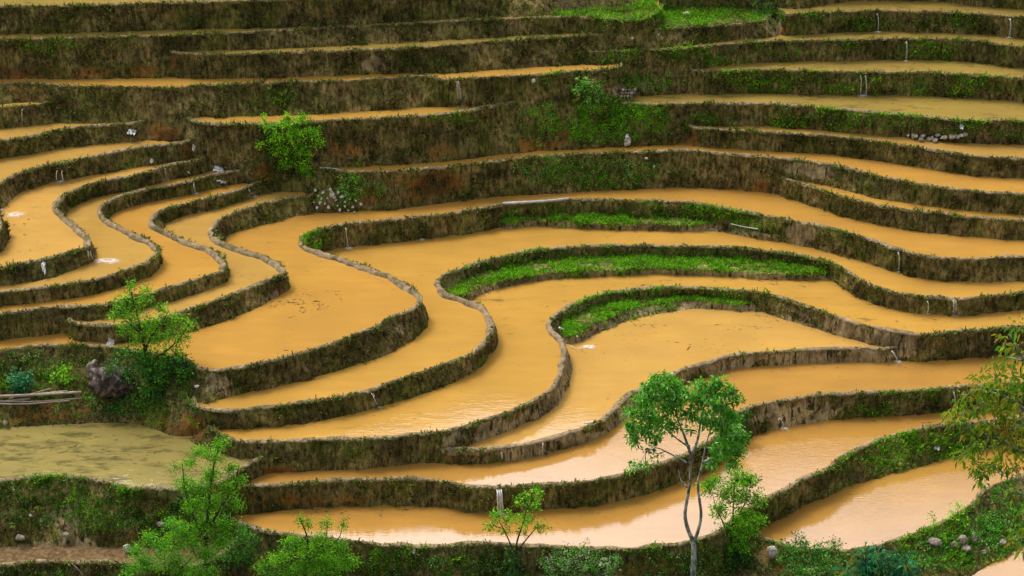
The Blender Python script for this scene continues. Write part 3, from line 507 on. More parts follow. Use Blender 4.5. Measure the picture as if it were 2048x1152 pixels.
# turf on the grass ledges: short dense blades between ledge edge and the bank behind
def ledge_grass(key, upper):
    G = RIMG[key]; o = ALLW[key][0]; r = np.random.default_rng(5)
    fp = [(f[0], f[1]) for f in FOOT[upper] if f[2] == key]
    B = unproj([f[0] for f in fp], [f[1] for f in fp], LV[key])[:, :2]; B = catmull(B, .1)
    n = 15000; q = r.integers(0, len(G), n); p0 = G[q]
    d = ((B[None, ::2]-p0[:, None])**2).sum(-1); p1 = B[::2][np.argmin(d, 1)]
    t = r.random((n, 1)); P2 = p0*(1-t)+(p1)*t+r.normal(0, .07, (n, 2))
    P = np.concatenate([P2, np.full((n, 1), LV[key])], 1)
    nz = fbm(P*np.array([.8, 1.6, 1]), 71); keep = r.random(n) < np.clip(.62+1.5*nz, .06, 1); P = P[keep]; nz = nz[keep]
    g = np.clip(1.0+.9*fbm(P*np.array([1.2, 3.5, 1]), 73), .2, 1)
    V, F, C = tufts(P, np.tile([0, -.3, 1.], (len(P), 1)), g, 9, .8)
    tag(mesh('grass_cover', V, F, M['grass'], o, smooth=False, col=dict(Col=C)), kind='stuff')
for k, u in (('G11', 'T11'), ('G12', 'T12'), ('G13', 'T13')): ledge_grass(k, u)
# the rest of the hill: a broad sheet under and around the terraces, rising behind them to a low crest
xs = np.linspace(-90, 90, 121); ys = np.concatenate([np.linspace(-75, -20, 30), np.linspace(-18.5, 10, 16), np.linspace(12.6, 44, 60), [50, 70, 100]])
X, Y = np.meshgrid(xs, ys)
Z = np.interp(Y, [-75, -20.5, -19.5, -17.5, 10, 16.4, 17.2, 30, 36, 42, 100], [-38, -6.6, -6.2, -8, 1.0, 4, 10.5, 24, 28.5, 27, 15])
side = np.clip((np.abs(X)-33)/6, 0, 1); Zs = np.interp(Y, [-75, -20, 14, 36, 100], [-38, -6.5, 9, 28, 15])
Z = Z*(1-side)+Zs*side + 5.5*np.clip((-X-3)/14, 0, 1)*np.clip((Y-17)/15, 0, 1) + fbm(np.stack([X, Y, 0*X], -1)*.25, 77)*.7*np.clip((np.abs(Y+1)-18)/4+side*2, 0, 1)
V = np.stack([X, Y, Z], -1).reshape(-1, 3); ii = np.arange(X.size).reshape(X.shape)
F = np.stack([ii[:-1, :-1], ii[:-1, 1:], ii[1:, 1:], ii[1:, :-1]], -1).reshape(-1, 4)
tag(mesh('hill', V, F, M['hill']), kind='structure')
# ---------------------------------------------------------------- things standing on the terraces
bpy.context.view_layer.update(); DG = bpy.context.evaluated_depsgraph_get()
_v, _f = [], []; _o = 0
for k_, (o_, S_, b_, n_) in ALLW.items():
    v_ = np.empty(len(o_.data.vertices)*3, np.float32); o_.data.vertices.foreach_get('co', v_); v_ = v_.reshape(-1, 3)
    f_ = np.empty(len(o_.data.loops), np.int32); o_.data.loops.foreach_get('vertex_index', f_); _v.append(v_); _f.append(f_.reshape(-1, 4)+_o); _o += len(v_)
for o_ in list(scene.collection.objects):
    if o_.type == 'MESH' and o_.get('kind') == 'structure':
        vv = np.array([v.co[:] for v in o_.data.vertices]); 
        for p_ in o_.data.polygons:
            q = list(p_.vertices)
            if len(q) == 3: q = q+[q[2]]
            _f.append(np.array([q])+_o)
        _v.append(vv); _o += len(vv)
_F = [tuple(r) if r[2] != r[3] else tuple(r[:3]) for r in np.vstack(_f).tolist()]
TREE = BVHTree.FromPolygons([tuple(r) for r in np.vstack(_v).tolist()], _F)
def hit(px, py):
    d = np.array([(px-1024)/FPX, 0, 0]) + FW - UP*((py-576)/FPX); d /= np.linalg.norm(d)
    r = TREE.ray_cast(Vector(CAM), Vector(d)); 
    return np.array(r[0]) if r[0] else unproj(px, py, -6.)
def down(x, y, z=40):
    r = TREE.ray_cast(Vector((x, y, z)), Vector((0, 0, -1))); return r[0].z if r[0] else -8.
def scale_at(p): return float((np.asarray(p)-CAM)@FW)/FPX      # metres per photo pixel
def tube(path, radii, sides=6, cap=True):
    P = np.asarray(path, float); n = len(P); R = np.broadcast_to(np.asarray(radii, float), (n,))
    T = np.gradient(P, axis=0); T /= np.linalg.norm(T, axis=1)[:, None]+1e-9
    a = np.cross(T, [0.13, 1., .21]); a /= np.linalg.norm(a, axis=1)[:, None]+1e-9; b = np.cross(T, a)
    th = np.arange(sides)/sides*2*math.pi
    V = P[:, None]+R[:, None, None]*(a[:, None]*np.cos(th)[None, :, None]+b[:, None]*np.sin(th)[None, :, None])
    ii = np.arange(n*sides).reshape(n, sides); nx = np.roll(ii, -1, 1)
    F = np.stack([ii[:-1], nx[:-1], nx[1:], ii[1:]], -1).reshape(-1, 4); V = V.reshape(-1, 3)
    if cap:
        V = np.vstack([V, P[:1], P[-1:]]); c0, c1 = n*sides, n*sides+1
        F = np.vstack([F, np.stack([nx[0], ii[0], np.full(sides, c0), np.full(sides, c0)], 1), np.stack([ii[-1], nx[-1], np.full(sides, c1), np.full(sides, c1)], 1)])
    return V, F
class MB:
    def __init__(s): s.V = []; s.F3 = []; s.F4 = []; s.C = []; s.n = 0; s.parts = []
    def add(s, V, F, C=None):
        s.parts.append((V, F))
        F = np.asarray(F)+s.n; V = np.asarray(V, float)
        if F.shape[1] == 4:
            t = F[:, 2] == F[:, 3]; s.F3.append(F[t][:, :3]); s.F4.append(F[~t])
        else: s.F3.append(F)
        s.V.append(V); s.n += len(V)
        if C is not None: s.C.append(np.broadcast_to(C, (len(V), 3)))
    def out(s, name, mat, parent=None, smooth=True):
        F = [np.vstack(x) for x in (s.F3, s.F4) if x and sum(map(len, x))]
        return mesh(name, np.vstack(s.V), F, mat, parent, smooth, dict(Col=np.vstack(s.C)) if s.C else None)
def curve(pts, n=8):
    P = np.asarray(pts, float)
    if len(P) == 2: return P[0]+(P[1]-P[0])*np.linspace(0, 1, n)[:, None]
    return catmull(P, max(.03, np.linalg.norm(np.diff(P, axis=0), axis=1).sum()/(n*(len(P)-1))))
def leafset(cent, size, pal, r, per=9, spread=.16, aspect=.42, droop=.15):
    """sprays of leaves round each centre: every leaf a folded diamond"""
    n = len(cent)*per; c = np.repeat(cent, per, 0)
    d = r.normal(size=(n, 3)); d[:, 2] += .35-droop*1.5; d /= np.linalg.norm(d, axis=1)[:, None]
    root = c+d*spread*r.random((n, 1))
    L = size*(.6+.7*r.random((n, 1))); side = np.cross(d, r.normal(size=(n, 3))); side /= np.linalg.norm(side, axis=1)[:, None]+1e-9
    nn = np.cross(side, d); mid = root+d*L*.5+nn*L*.08; tip = root+d*L-np.array([0, 0, 1])*L*droop
    V = np.stack([root, mid+side*L*aspect/2, tip, mid-side*L*aspect/2], 1).reshape(-1, 3)
    i = np.arange(n)[:, None]*4; F = np.concatenate([i+[[0, 1, 2]], i+[[0, 2, 3]]])
    pal = np.array(pal); cc = pal[r.integers(0, len(pal), len(cent))]; col = np.repeat(cc, per, 0)*(.75+.5*r.random((n, 1)))
    return V, F, np.repeat(col, 4, 0)
BRIGHT = [(.16, .50, .010), (.26, .66, .014), (.36, .74, .02), (.10, .34, .01), (.06, .21, .01)]
SPRING = [(.20, .62, .008), (.32, .78, .010), (.42, .82, .02), (.13, .42, .01)]
MIDG = [(.07, .32, .018), (.12, .48, .03), (.22, .62, .05), (.04, .17, .012), (.42, .75, .20)]
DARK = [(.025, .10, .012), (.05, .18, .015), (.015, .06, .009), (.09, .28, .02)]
OLIVE = [(.17, .32, .012), (.28, .42, .015), (.42, .48, .02), (.08, .16, .01), (.48, .34, .03)]
BLUE = [(.03, .22, .08), (.05, .33, .12), (.02, .12, .05), (.10, .42, .16)]
PALE = [(.55, .62, .30), (.24, .46, .12), (.85, .82, .60), (.10, .26, .04)]
DENS = 1.25
def plant(name, label, cat, base, stems, blobs, seed, leaf=.09, pal=BRIGHT, ncl=40, per=9, spread=.16, group=None, bark='twig', dy0=0, aspect=.42, droop=.15, depth=.8, twig=.010, base_r=None, shell=.35):
    """stems: [(radius px, [(px, py, dy)...])]; blobs: [(px, py, rx, ry, dy)] in photo pixels on the upright plane through the base"""
    r = np.random.default_rng(seed); base = np.asarray(base, float); s = scale_at(base); y0 = base[1]+dy0
    W = lambda p: at_y(p[0], p[1], y0+(p[2] if len(p) > 2 else 0))
    t = thing(name, label, cat, base, group); inv = -base
    tm = MB(); bm = MB(); nodes = []
    for k, (rad, pts) in enumerate(stems):
        P = [W(p) for p in pts]
        if k == 0: P = [base-np.array([0, 0, .25])]+P
        C = curve(P, 7); R = np.linspace(rad*s, max(rad*s*(.8 if k == 0 and rad > 6 else .25), .006), len(C))*(1+.10*vnoise(C*5, 3)); tm.add(*tube(C+inv, R, 8 if rad > 3 else 5)); nodes += [(c, q) for c, q in zip(C, R)]
    NP = np.array([n_[0] for n_ in nodes]); NR = np.array([n_[1] for n_ in nodes]); cents = []; 
    for b in blobs:
        c = W((b[0], b[1], b[4] if len(b) > 4 else 0)); rx, ry = b[2]*s, b[3]*s; rd = max(rx, ry)*depth
        score = np.linalg.norm(NP-c, axis=1)+np.where(NP[:, 2] > c[2], .6*ry+.2, 0); j = int(np.argmin(score)); a = NP[j]
        if np.linalg.norm(a-c) > .12:
            m = (a+c)/2+r.normal(0, .12, 3)*np.linalg.norm(a-c)+[0, 0, -.05]; C = curve([a, m, c], 6)
            bm.add(*tube(C+inv, np.linspace(min(NR[j]*.7, .05), twig*1.3, len(C)), 5))
        k = max(4, int(ncl*(b[5] if len(b) > 5 else 1)*DENS*(b[2]*b[3])/600))
        u = r.normal(size=(k, 3)); u /= np.linalg.norm(u, axis=1)[:, None]; u *= (r.random((k, 1))**shell)
        u *= 1+.35*vnoise(u*2.1+seed, seed)[:, None]
        q = c+u*np.array([rx, rd, ry]); cents.append(q)
        for e in q[::3]:
            m = c+(e-c)*.5+r.normal(0, .04, 3)+[0, 0, -.03]; bm.add(*tube(curve([c, m, e], 3)+inv, np.linspace(twig, twig*.4, len(curve([c, m, e], 3))), 3, False))
    cents = np.vstack(cents)
    if bm.n:
        for V_, F_ in bm.parts: tm.add(V_, F_)
    tm.out('trunk' if bark == 'bark' else 'stem', M[bark], t)
    V, F, C = leafset(cents+inv, leaf, pal, r, per, spread, aspect, droop)
    mesh('crown', V, F, M['leaf'], t, False, dict(Col=C)); return t
# round-headed tree in the foreground
b0 = hit(1386, 1190)
plant('tree', 'round-headed green tree with a forked pale grey trunk in front of the lower paddies', 'tree', b0,
 [(6.5, [(1386, 1150), (1388, 1110), (1387, 1082)]), (4.6, [(1387, 1084), (1375, 1056), (1370, 1030), (1374, 1000), (1380, 965), (1381, 925), (1379, 890)]),
  (3.6, [(1387, 1084), (1396, 1062), (1402, 1030), (1399, 1000), (1396, 965), (1404, 930, .2), (1412, 890, .2), (1424, 850, .2)]),
  (2.6, [(1380, 930), (1360, 918, -.3), (1335, 905, -.3), (1312, 896, -.3), (1292, 905, -.3)]), (3.2, [(1380, 920), (1395, 880), (1402, 840), (1412, 800)]),
  (3., [(1380, 905), (1368, 870, .2), (1356, 840), (1345, 805)]), (2.2, [(1379, 895), (1352, 876), (1330, 858), (1300, 850)]), (2.6, [(1404, 925), (1430, 912), (1455, 895), (1470, 870)]), (2, [(1374, 975), (1362, 960), (1357, 940)])],
 [(1325, 757, 22, 12), (1345, 772, 20, 14), (1300, 772, 16, 14), (1362, 790, 26, 20), (1312, 795, 24, 18), (1280, 800, 18, 14), (1262, 825, 12, 12), (1285, 832, 22, 16), (1262, 852, 13, 14), (1288, 862, 22, 14), (1270, 880, 14, 12), (1318, 840, 24, 18), (1340, 812, 26, 18), (1312, 875, 18, 10),
  (1400, 768, 16, 10), (1438, 765, 20, 12), (1425, 785, 26, 16), (1458, 785, 18, 12), (1472, 800, 12, 12), (1395, 800, 20, 16), (1432, 812, 30, 18), (1462, 830, 20, 16), (1410, 838, 24, 14), (1375, 828, 16, 12), (1440, 850, 24, 14), (1470, 862, 18, 12), (1488, 878, 14, 12), (1452, 882, 22, 14), (1475, 900, 20, 14), (1440, 905, 20, 14), (1465, 925, 16, 12), (1425, 925, 12, 8),
  (1345, 850, 16, 10), (1270, 932, 14, 6), (1292, 930, 12, 6), (1315, 912, 10, 6, 0, .5), (1300, 898, 10, 6, 0, .6), (1380, 858, 10, 6, 0, .4)],
 3, leaf=.165, pal=MIDG+MIDG[1:3]+BRIGHT[:1], ncl=52, per=9, spread=.16, bark='bark', depth=1.0, twig=.013, shell=.5, aspect=.45, droop=.3)
# slender bright shrub right of it
plant('shrub', 'tall loose light-green shrub just right of the forked tree trunk', 'shrub', hit(1466, 1105),
 [(3, [(1465, 1090), (1466, 1040), (1468, 990), (1472, 950)]), (2, [(1462, 1080), (1446, 1045), (1432, 1015), (1425, 985)]), (2, [(1468, 1050), (1488, 1010), (1500, 985)])],
 [(1475, 958, 20, 22), (1500, 960, 16, 24), (1450, 985, 22, 18), (1418, 975, 16, 18), (1480, 995, 26, 18), (1515, 1000, 16, 14), (1440, 1020, 20, 16), (1490, 1030, 28, 18), (1520, 1040, 16, 12), (1465, 1055, 26, 16), (1495, 1060, 22, 14), (1430, 960, 14, 14), (1470, 1085, 34, 18), (1440, 1075, 20, 16)],
 4, leaf=.12, pal=BRIGHT, ncl=70, per=9, spread=.2)
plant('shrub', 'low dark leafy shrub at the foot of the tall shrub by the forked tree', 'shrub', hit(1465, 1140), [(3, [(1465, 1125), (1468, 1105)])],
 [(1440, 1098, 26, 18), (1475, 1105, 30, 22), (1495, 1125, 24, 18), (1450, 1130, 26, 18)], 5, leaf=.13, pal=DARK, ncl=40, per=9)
plant('shrub', 'dark leafy bush beside the bare mud bank right of the tree crown', 'shrub', hit(1478, 862), [(3, [(1478, 850), (1482, 835)])],
 [(1478, 842, 18, 16), (1492, 830, 10, 12), (1470, 858, 18, 12)], 6, leaf=.12, pal=DARK+MIDG[:1], ncl=46, per=9)
# young tree at the left, in front of the stack of curved banks
plant('shrub', 'bright green young tree in front of the lower left curved banks', 'tree', hit(292, 745),
 [(4, [(292, 720), (288, 690), (280, 655), (272, 620), (262, 585)]), (3, [(290, 700), (305, 670), (322, 648), (336, 625)]), (2.5, [(284, 670), (262, 650), (240, 632)]), (2.5, [(300, 720), (335, 700), (365, 668), (380, 645)])],
 [(262, 572, 12, 16), (295, 580, 12, 14), (248, 598, 22, 16), (285, 605, 24, 16), (322, 618, 16, 16), (236, 625, 20, 16), (268, 635, 26, 18), (305, 645, 22, 18), (345, 640, 20, 20), (378, 650, 16, 18), (250, 660, 22, 14), (285, 675, 28, 20), (325, 675, 26, 20), (362, 678, 22, 18), (300, 705, 36, 16), (350, 705, 24, 14)],
 8, leaf=.12, pal=BRIGHT, ncl=44, per=9, spread=.17)
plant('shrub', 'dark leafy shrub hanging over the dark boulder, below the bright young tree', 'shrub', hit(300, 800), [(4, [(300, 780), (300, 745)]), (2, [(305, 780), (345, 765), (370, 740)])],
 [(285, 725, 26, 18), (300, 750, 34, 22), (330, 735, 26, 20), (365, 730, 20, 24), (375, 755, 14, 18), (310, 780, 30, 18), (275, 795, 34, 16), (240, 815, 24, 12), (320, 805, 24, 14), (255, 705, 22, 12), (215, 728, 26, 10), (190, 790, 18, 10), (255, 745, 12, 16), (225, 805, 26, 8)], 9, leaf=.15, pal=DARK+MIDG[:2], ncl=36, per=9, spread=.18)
# bush on the upper left bank
plant('shrub', 'bright lime bush leaning out of the high upper left bank', 'bush', hit(600, 352),
 [(4, [(600, 340), (592, 315), (580, 290), (565, 265)]), (3, [(598, 330), (610, 300), (612, 270), (605, 250)]), (2.5, [(590, 312), (555, 300), (530, 285)]), (2, [(612, 300), (635, 290)])],
 [(527, 238, 6, 12), (540, 255, 16, 12), (575, 245, 20, 14), (605, 240, 18, 12), (555, 275, 22, 14), (590, 270, 28, 18), (625, 268, 20, 14), (525, 288, 16, 8), (565, 300, 26, 14), (605, 298, 24, 14), (638, 288, 12, 6), (575, 325, 24, 12), (605, 322, 24, 14), (615, 342, 26, 10), (575, 235, 6, 14)],
 10, leaf=.11, pal=SPRING+BRIGHT[3:], ncl=80, per=9, spread=.17, shell=.6)
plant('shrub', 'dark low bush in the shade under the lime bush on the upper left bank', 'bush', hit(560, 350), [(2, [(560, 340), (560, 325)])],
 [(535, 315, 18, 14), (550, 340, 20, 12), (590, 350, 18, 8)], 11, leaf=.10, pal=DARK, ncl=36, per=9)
# big mass at the bottom left
plant('shrub', 'tallest feathery bright green bush rising from the bottom left edge', 'bush', hit(410, 1200),
 [(5, [(410, 1160), (412, 1100), (415, 1040), (420, 980), (430, 920), (440, 890)]), (3, [(412, 1080), (385, 1030), (370, 980), (365, 930)]), (3, [(415, 1060), (445, 1010), (470, 965), (478, 930)])],
 [(440, 888, 16, 14), (400, 905, 20, 14), (430, 915, 18, 14), (462, 935, 14, 14), (380, 925, 14, 12), (350, 935, 14, 10, 0, .5), (420, 950, 24, 18), (370, 965, 22, 16), (400, 975, 20, 14), (455, 975, 22, 16), (480, 960, 12, 10), (385, 1010, 26, 18), (425, 1005, 26, 18), (470, 1005, 22, 14), (410, 1045, 34, 20), (370, 1055, 28, 18), (450, 1050, 26, 18)],
 12, leaf=.085, pal=BRIGHT, ncl=78, per=14, spread=.2, shell=.6, dy0=-.4)
plant('shrub', 'wide feathery green bush filling the bottom edge left of the path end', 'bush', hit(330, 1225), [(4, [(330, 1180), (330, 1120)]), (3, [(330, 1170), (280, 1130)]), (3, [(330, 1170), (390, 1110)])],
 [(345, 1050, 22, 16), (300, 1075, 20, 14), (270, 1100, 18, 14), (330, 1090, 36, 22), (380, 1080, 32, 20), (290, 1125, 36, 20), (350, 1130, 40, 22), (410, 1110, 34, 24), (260, 1145, 20, 14), (400, 1150, 40, 18), (440, 1085, 26, 18)],
 13, leaf=.08, pal=BRIGHT+MIDG[1:3], ncl=78, per=14, spread=.19, shell=.6, dy0=-.6)
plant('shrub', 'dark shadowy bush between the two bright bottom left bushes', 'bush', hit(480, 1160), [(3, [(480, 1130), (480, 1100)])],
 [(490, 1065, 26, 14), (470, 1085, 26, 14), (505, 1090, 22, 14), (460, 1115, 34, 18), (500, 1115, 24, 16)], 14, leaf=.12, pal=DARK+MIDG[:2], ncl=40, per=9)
plant('shrub', 'bright bush with upright shoots at the bottom edge, left of centre', 'bush', hit(610, 1215),
 [(4, [(610, 1180), (612, 1130), (615, 1080), (600, 1035)]), (2, [(615, 1120), (650, 1080), (655, 1040)]), (2, [(615, 1120), (675, 1080), (688, 1040)])],
 [(597, 1040, 8, 12, 0, .7), (618, 1050, 12, 12, 0, .7), (652, 1045, 12, 14, 0, .7), (686, 1050, 6, 18, 0, .7), (640, 1075, 22, 12, 0, .7), (590, 1085, 26, 14), (630, 1100, 34, 16), (675, 1095, 26, 16), (560, 1115, 28, 16), (600, 1125, 34, 18), (650, 1125, 36, 18), (695, 1125, 24, 16), (530, 1135, 26, 14), (580, 1150, 40, 14), (650, 1150, 44, 14)],
 15, leaf=.085, pal=BRIGHT, ncl=78, per=14, spread=.2, shell=.6, dy0=-.4)
plant('shrub', 'small bright green shrub standing at the water edge below the broad waterfall', 'shrub', hit(1032, 1150),
 [(3, [(1032, 1120), (1034, 1085), (1045, 1050), (1055, 1010), (1062, 985)]), (2, [(1030, 1110), (1015, 1075), (1000, 1045), (990, 1030)]), (2, [(1036, 1100), (1060, 1070), (1078, 1050)])],
 [(1070, 985, 14, 12), (1045, 1000, 16, 14), (1068, 1012, 14, 12), (998, 1030, 18, 12), (985, 1050, 12, 10), (1020, 1038, 16, 14), (1050, 1040, 22, 14), (1082, 1052, 14, 10), (1010, 1062, 16, 10, 0, .6), (1050, 1068, 14, 8, 0, .5)],
 16, leaf=.13, pal=BRIGHT, ncl=46, per=8, spread=.17)
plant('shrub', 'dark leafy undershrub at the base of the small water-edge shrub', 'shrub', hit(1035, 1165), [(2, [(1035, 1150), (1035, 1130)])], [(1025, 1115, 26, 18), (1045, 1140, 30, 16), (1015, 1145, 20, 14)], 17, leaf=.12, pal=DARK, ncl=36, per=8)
plant('shrub', 'pale-flowering bush at the bottom edge, left of the forked tree', 'flowering bush', hit(1160, 1205), [(3, [(1160, 1170), (1160, 1130)]), (2, [(1160, 1160), (1210, 1125)])],
 [(1130, 1110, 26, 14), (1160, 1100, 20, 12), (1172, 1085, 8, 8, 0, .5), (1100, 1130, 26, 16), (1145, 1130, 34, 18), (1190, 1120, 30, 16), (1225, 1125, 22, 16), (1120, 1150, 40, 14), (1200, 1148, 40, 14)], 18, leaf=.085, pal=PALE+MIDG, ncl=60, per=9, spread=.13)
plant('shrub', 'dense leafy bush on the bottom bank beside the white boulder', 'bush', hit(1625, 1175), [(3, [(1625, 1150), (1625, 1115)])],
 [(1600, 1085, 22, 14), (1575, 1105, 26, 18), (1640, 1100, 26, 16), (1670, 1090, 16, 12), (1610, 1125, 40, 20), (1665, 1125, 30, 18), (1590, 1148, 36, 14), (1650, 1150, 44, 14)], 19, leaf=.115, pal=MIDG+DARK, ncl=46, per=9)
plant('shrub', 'young light-green sapling on the crest of the bottom right stony bank', 'sapling', hit(1915, 1050), [(2, [(1915, 1040), (1916, 1015)])], [(1917, 1008, 9, 12), (1910, 1030, 16, 12), (1925, 1045, 14, 10)], 20, leaf=.11, pal=SPRING, ncl=34, per=8)
plant('shrub', 'sparse light-green seedling left of the sapling on the bottom right bank', 'seedling', hit(1868, 1062), [(1.5, [(1868, 1055), (1866, 1035)])], [(1864, 1030, 7, 12, 0, .8), (1872, 1048, 14, 8, 0, .8)], 21, leaf=.11, pal=SPRING, ncl=34, per=7)
plant('shrub', 'blue-green leafy shrub on the bank above the bamboo poles', 'shrub', hit(45, 785), [(2, [(45, 775), (45, 765)])], [(45, 755, 20, 12), (35, 768, 16, 12), (58, 768, 14, 10), (45, 780, 20, 8)], 22, leaf=.16, pal=BLUE, ncl=44, per=9, aspect=.35)
plant('shrub', 'small fresh-green upright plant between the blue-green shrub and the boulder', 'plant', hit(127, 775), [(2, [(127, 765), (127, 745)])], [(127, 738, 16, 12), (135, 755, 16, 14), (115, 755, 12, 12)], 23, leaf=.14, pal=BRIGHT, ncl=34, per=8)
plant('shrub', 'leafy green bush in the hollow left of the small dry stone wall', 'bush', hit(1185, 205), [(2, [(1185, 195), (1185, 180)])], [(1165, 165, 14, 12), (1190, 175, 16, 14), (1205, 195, 12, 12), (1178, 195, 16, 10), (1150, 180, 10, 12)], 24, leaf=.14, pal=MIDG+BRIGHT[:1], ncl=44, per=9)
plant('shrub', 'bright weedy shrub above the rubble at the left end of the wide middle bank', 'shrub', hit(700, 392), [(1.5, [(700, 385), (700, 375)])], [(700, 360, 24, 10), (722, 375, 14, 9), (690, 380, 14, 8)], 25, leaf=.10, pal=MIDG+BRIGHT[:1], ncl=40, per=8)
plant('shrub', 'light-green herb clump at the left end of the central weedy bank', 'herb', hit(1035, 345), [(1.5, [(1035, 340), (1035, 332)])], [(1032, 332, 10, 7), (1048, 338, 10, 8)], 26, leaf=.10, pal=MIDG, ncl=50, per=8)
plant('shrub', 'dark twiggy bush at the top edge above the gully of orange earth', 'bush', hit(1530, 30), [(2, [(1530, 20), (1530, 10)])], [(1525, 8, 24, 12), (1545, 25, 16, 14), (1515, 30, 14, 10)], 27, leaf=.11, pal=DARK+MIDG[:1], ncl=40, per=8)
plant('shrub', 'grey dry brushwood bush at the top edge right of centre', 'dry bush', hit(1150, 30), [(2, [(1150, 20), (1150, 8)])], [(1130, 8, 20, 10), (1160, 12, 20, 10)], 28, leaf=.10, pal=[(.20, .16, .11), (.34, .29, .22), (.10, .08, .05)], ncl=40, per=8, aspect=.15)
# near tree at the right edge and the blue-green tree top at the bottom
yb = -34.; bx = at_y(2150, 1200, yb); bz = down(bx[0], yb)
plant('tree', 'olive-yellow leafed tree reaching in from the right edge of the view', 'tree', (bx[0], yb, bz),
 [(5.9, [(2150, 1300), (2140, 1100), (2120, 950), (2105, 800), (2090, 680)]), (5, [(2130, 1000), (2060, 920), (2000, 880), (1940, 860)]), (5, [(2115, 900), (2050, 820), (2000, 790), (1945, 780)]), (4, [(2105, 820), (2060, 740), (2030, 690), (2020, 670)]), (4, [(2135, 1060), (2080, 990), (2040, 960)])],
 [(2035, 660, 14, 12), (2020, 685, 18, 10), (2005, 718, 16, 10), (2040, 715, 16, 14), (1990, 745, 20, 10), (2025, 750, 26, 14), (1965, 772, 22, 14), (2005, 780, 26, 16), (2040, 785, 20, 18), (1930, 790, 18, 14), (1925, 822, 26, 14), (1965, 812, 24, 14), (2010, 820, 30, 18), (1905, 840, 16, 8), (1945, 850, 24, 12), (1990, 855, 26, 16), (2035, 850, 22, 20),
  (2030, 890, 20, 20), (1990, 895, 22, 14), (1955, 890, 18, 10), (1930, 905, 14, 12), (1950, 925, 20, 14), (1990, 930, 24, 14), (2025, 935, 20, 12), (1960, 950, 12, 8), (2040, 985, 14, 12), (2035, 1080, 16, 22), (2045, 1040, 10, 16)],
 30, leaf=.19, pal=OLIVE+BRIGHT[3:4], ncl=15, per=8, spread=.2, bark='bark', droop=.5, aspect=.38, depth=1.2)
yb = -36.; bx = at_y(1765, 1250, yb); bz = down(bx[0], yb)
plant('tree', 'top of a blue-green tree with long drooping leaves at the bottom edge', 'tree top', (bx[0], yb, bz), [(6, [(1765, 1400), (1765, 1250), (1765, 1160)])],
 [(1740, 1115, 26, 12), (1720, 1135, 26, 12), (1765, 1130, 26, 14), (1795, 1130, 26, 14), (1775, 1150, 46, 14), (1720, 1155, 30, 14)], 31, leaf=.26, pal=BLUE+[(.25, .30, .03)], ncl=24, per=9, spread=.16, droop=.55, aspect=.28)
# ground cover nobody could count: leafy weeds on the banks and the damp corners
def weeds(label, spots, seed, dens=1., leaf=.075, pal=MIDG+DARK+BRIGHT[3:]):
    r = np.random.default_rng(seed); cs = []
    for cx, cy, rx, ry in spots:
        for _ in range(int(rx*ry*.055*dens)):
            a = r.random()*2*math.pi; q = r.random()**.5; p = hit(cx+rx*q*math.cos(a), cy+ry*q*math.sin(a))
            if fbm(p*1.2, 91) > -.25: cs.append(p+[0, -.03, .03])
    if not cs: return
    V, F, C = leafset(np.array(cs), leaf, pal, r, 9, .10, .5, .0)
    tag(mesh('undergrowth', V, F, M['leaf'], None, False, dict(Col=C)), label, None, None, 'stuff')
weeds('leafy weeds on the green slope right of centre at the top', [(1190, 240, 150, 45), (1200, 235, 60, 25), (1290, 160, 60, 28), (1330, 240, 60, 28), (1100, 270, 60, 25), (1080, 230, 40, 20)], 1, 1.3, .08, BRIGHT[:3]*2+MIDG[:3])
weeds('bright tufts on the right-hand part of the central bank foot', [(1500, 450, 50, 11), (1500, 456, 40, 8)], 9, 2.4, .06, BRIGHT[:3])
weeds('leafy weeds hanging on the wide middle bank', [(1180, 345, 160, 30), (720, 380, 50, 25), (672, 398, 40, 18), (672, 398, 30, 14)], 2, 1.6, .075, MIDG+BRIGHT[:2])
weeds('leafy weeds under the paddies at the lower left', [(60, 740, 80, 40), (190, 760, 40, 20), (330, 790, 70, 60), (200, 820, 120, 14)], 3, 1.)
weeds('dense weeds on the bank below the olive pond', [(80, 1000, 110, 50), (210, 1025, 70, 50), (350, 1030, 100, 50), (60, 1050, 40, 20)], 4, 1.)
weeds('dark weeds along the lowest bank at the bottom edge', [(800, 1128, 150, 26), (950, 1130, 100, 28), (1300, 1128, 90, 30), (1430, 1125, 90, 30), (1540, 1110, 60, 26), (100, 1145, 150, 8)], 5, 1.1, .085, MIDG+DARK)
weeds('weeds on the stony bottom right bank', [(1780, 1125, 80, 20), (1900, 1100, 110, 40), (2000, 1020, 50, 50), (1990, 970, 40, 14), (1950, 1060, 60, 30), (2010, 1060, 50, 50)], 6, 1.5, .10, MIDG+BRIGHT[3:])
weeds('weeds on the right-hand grassy slope', [(1860, 895, 140, 26), (1760, 930, 90, 14)], 7, 1.6, .06, BRIGHT[:3]*2+MIDG[:2])
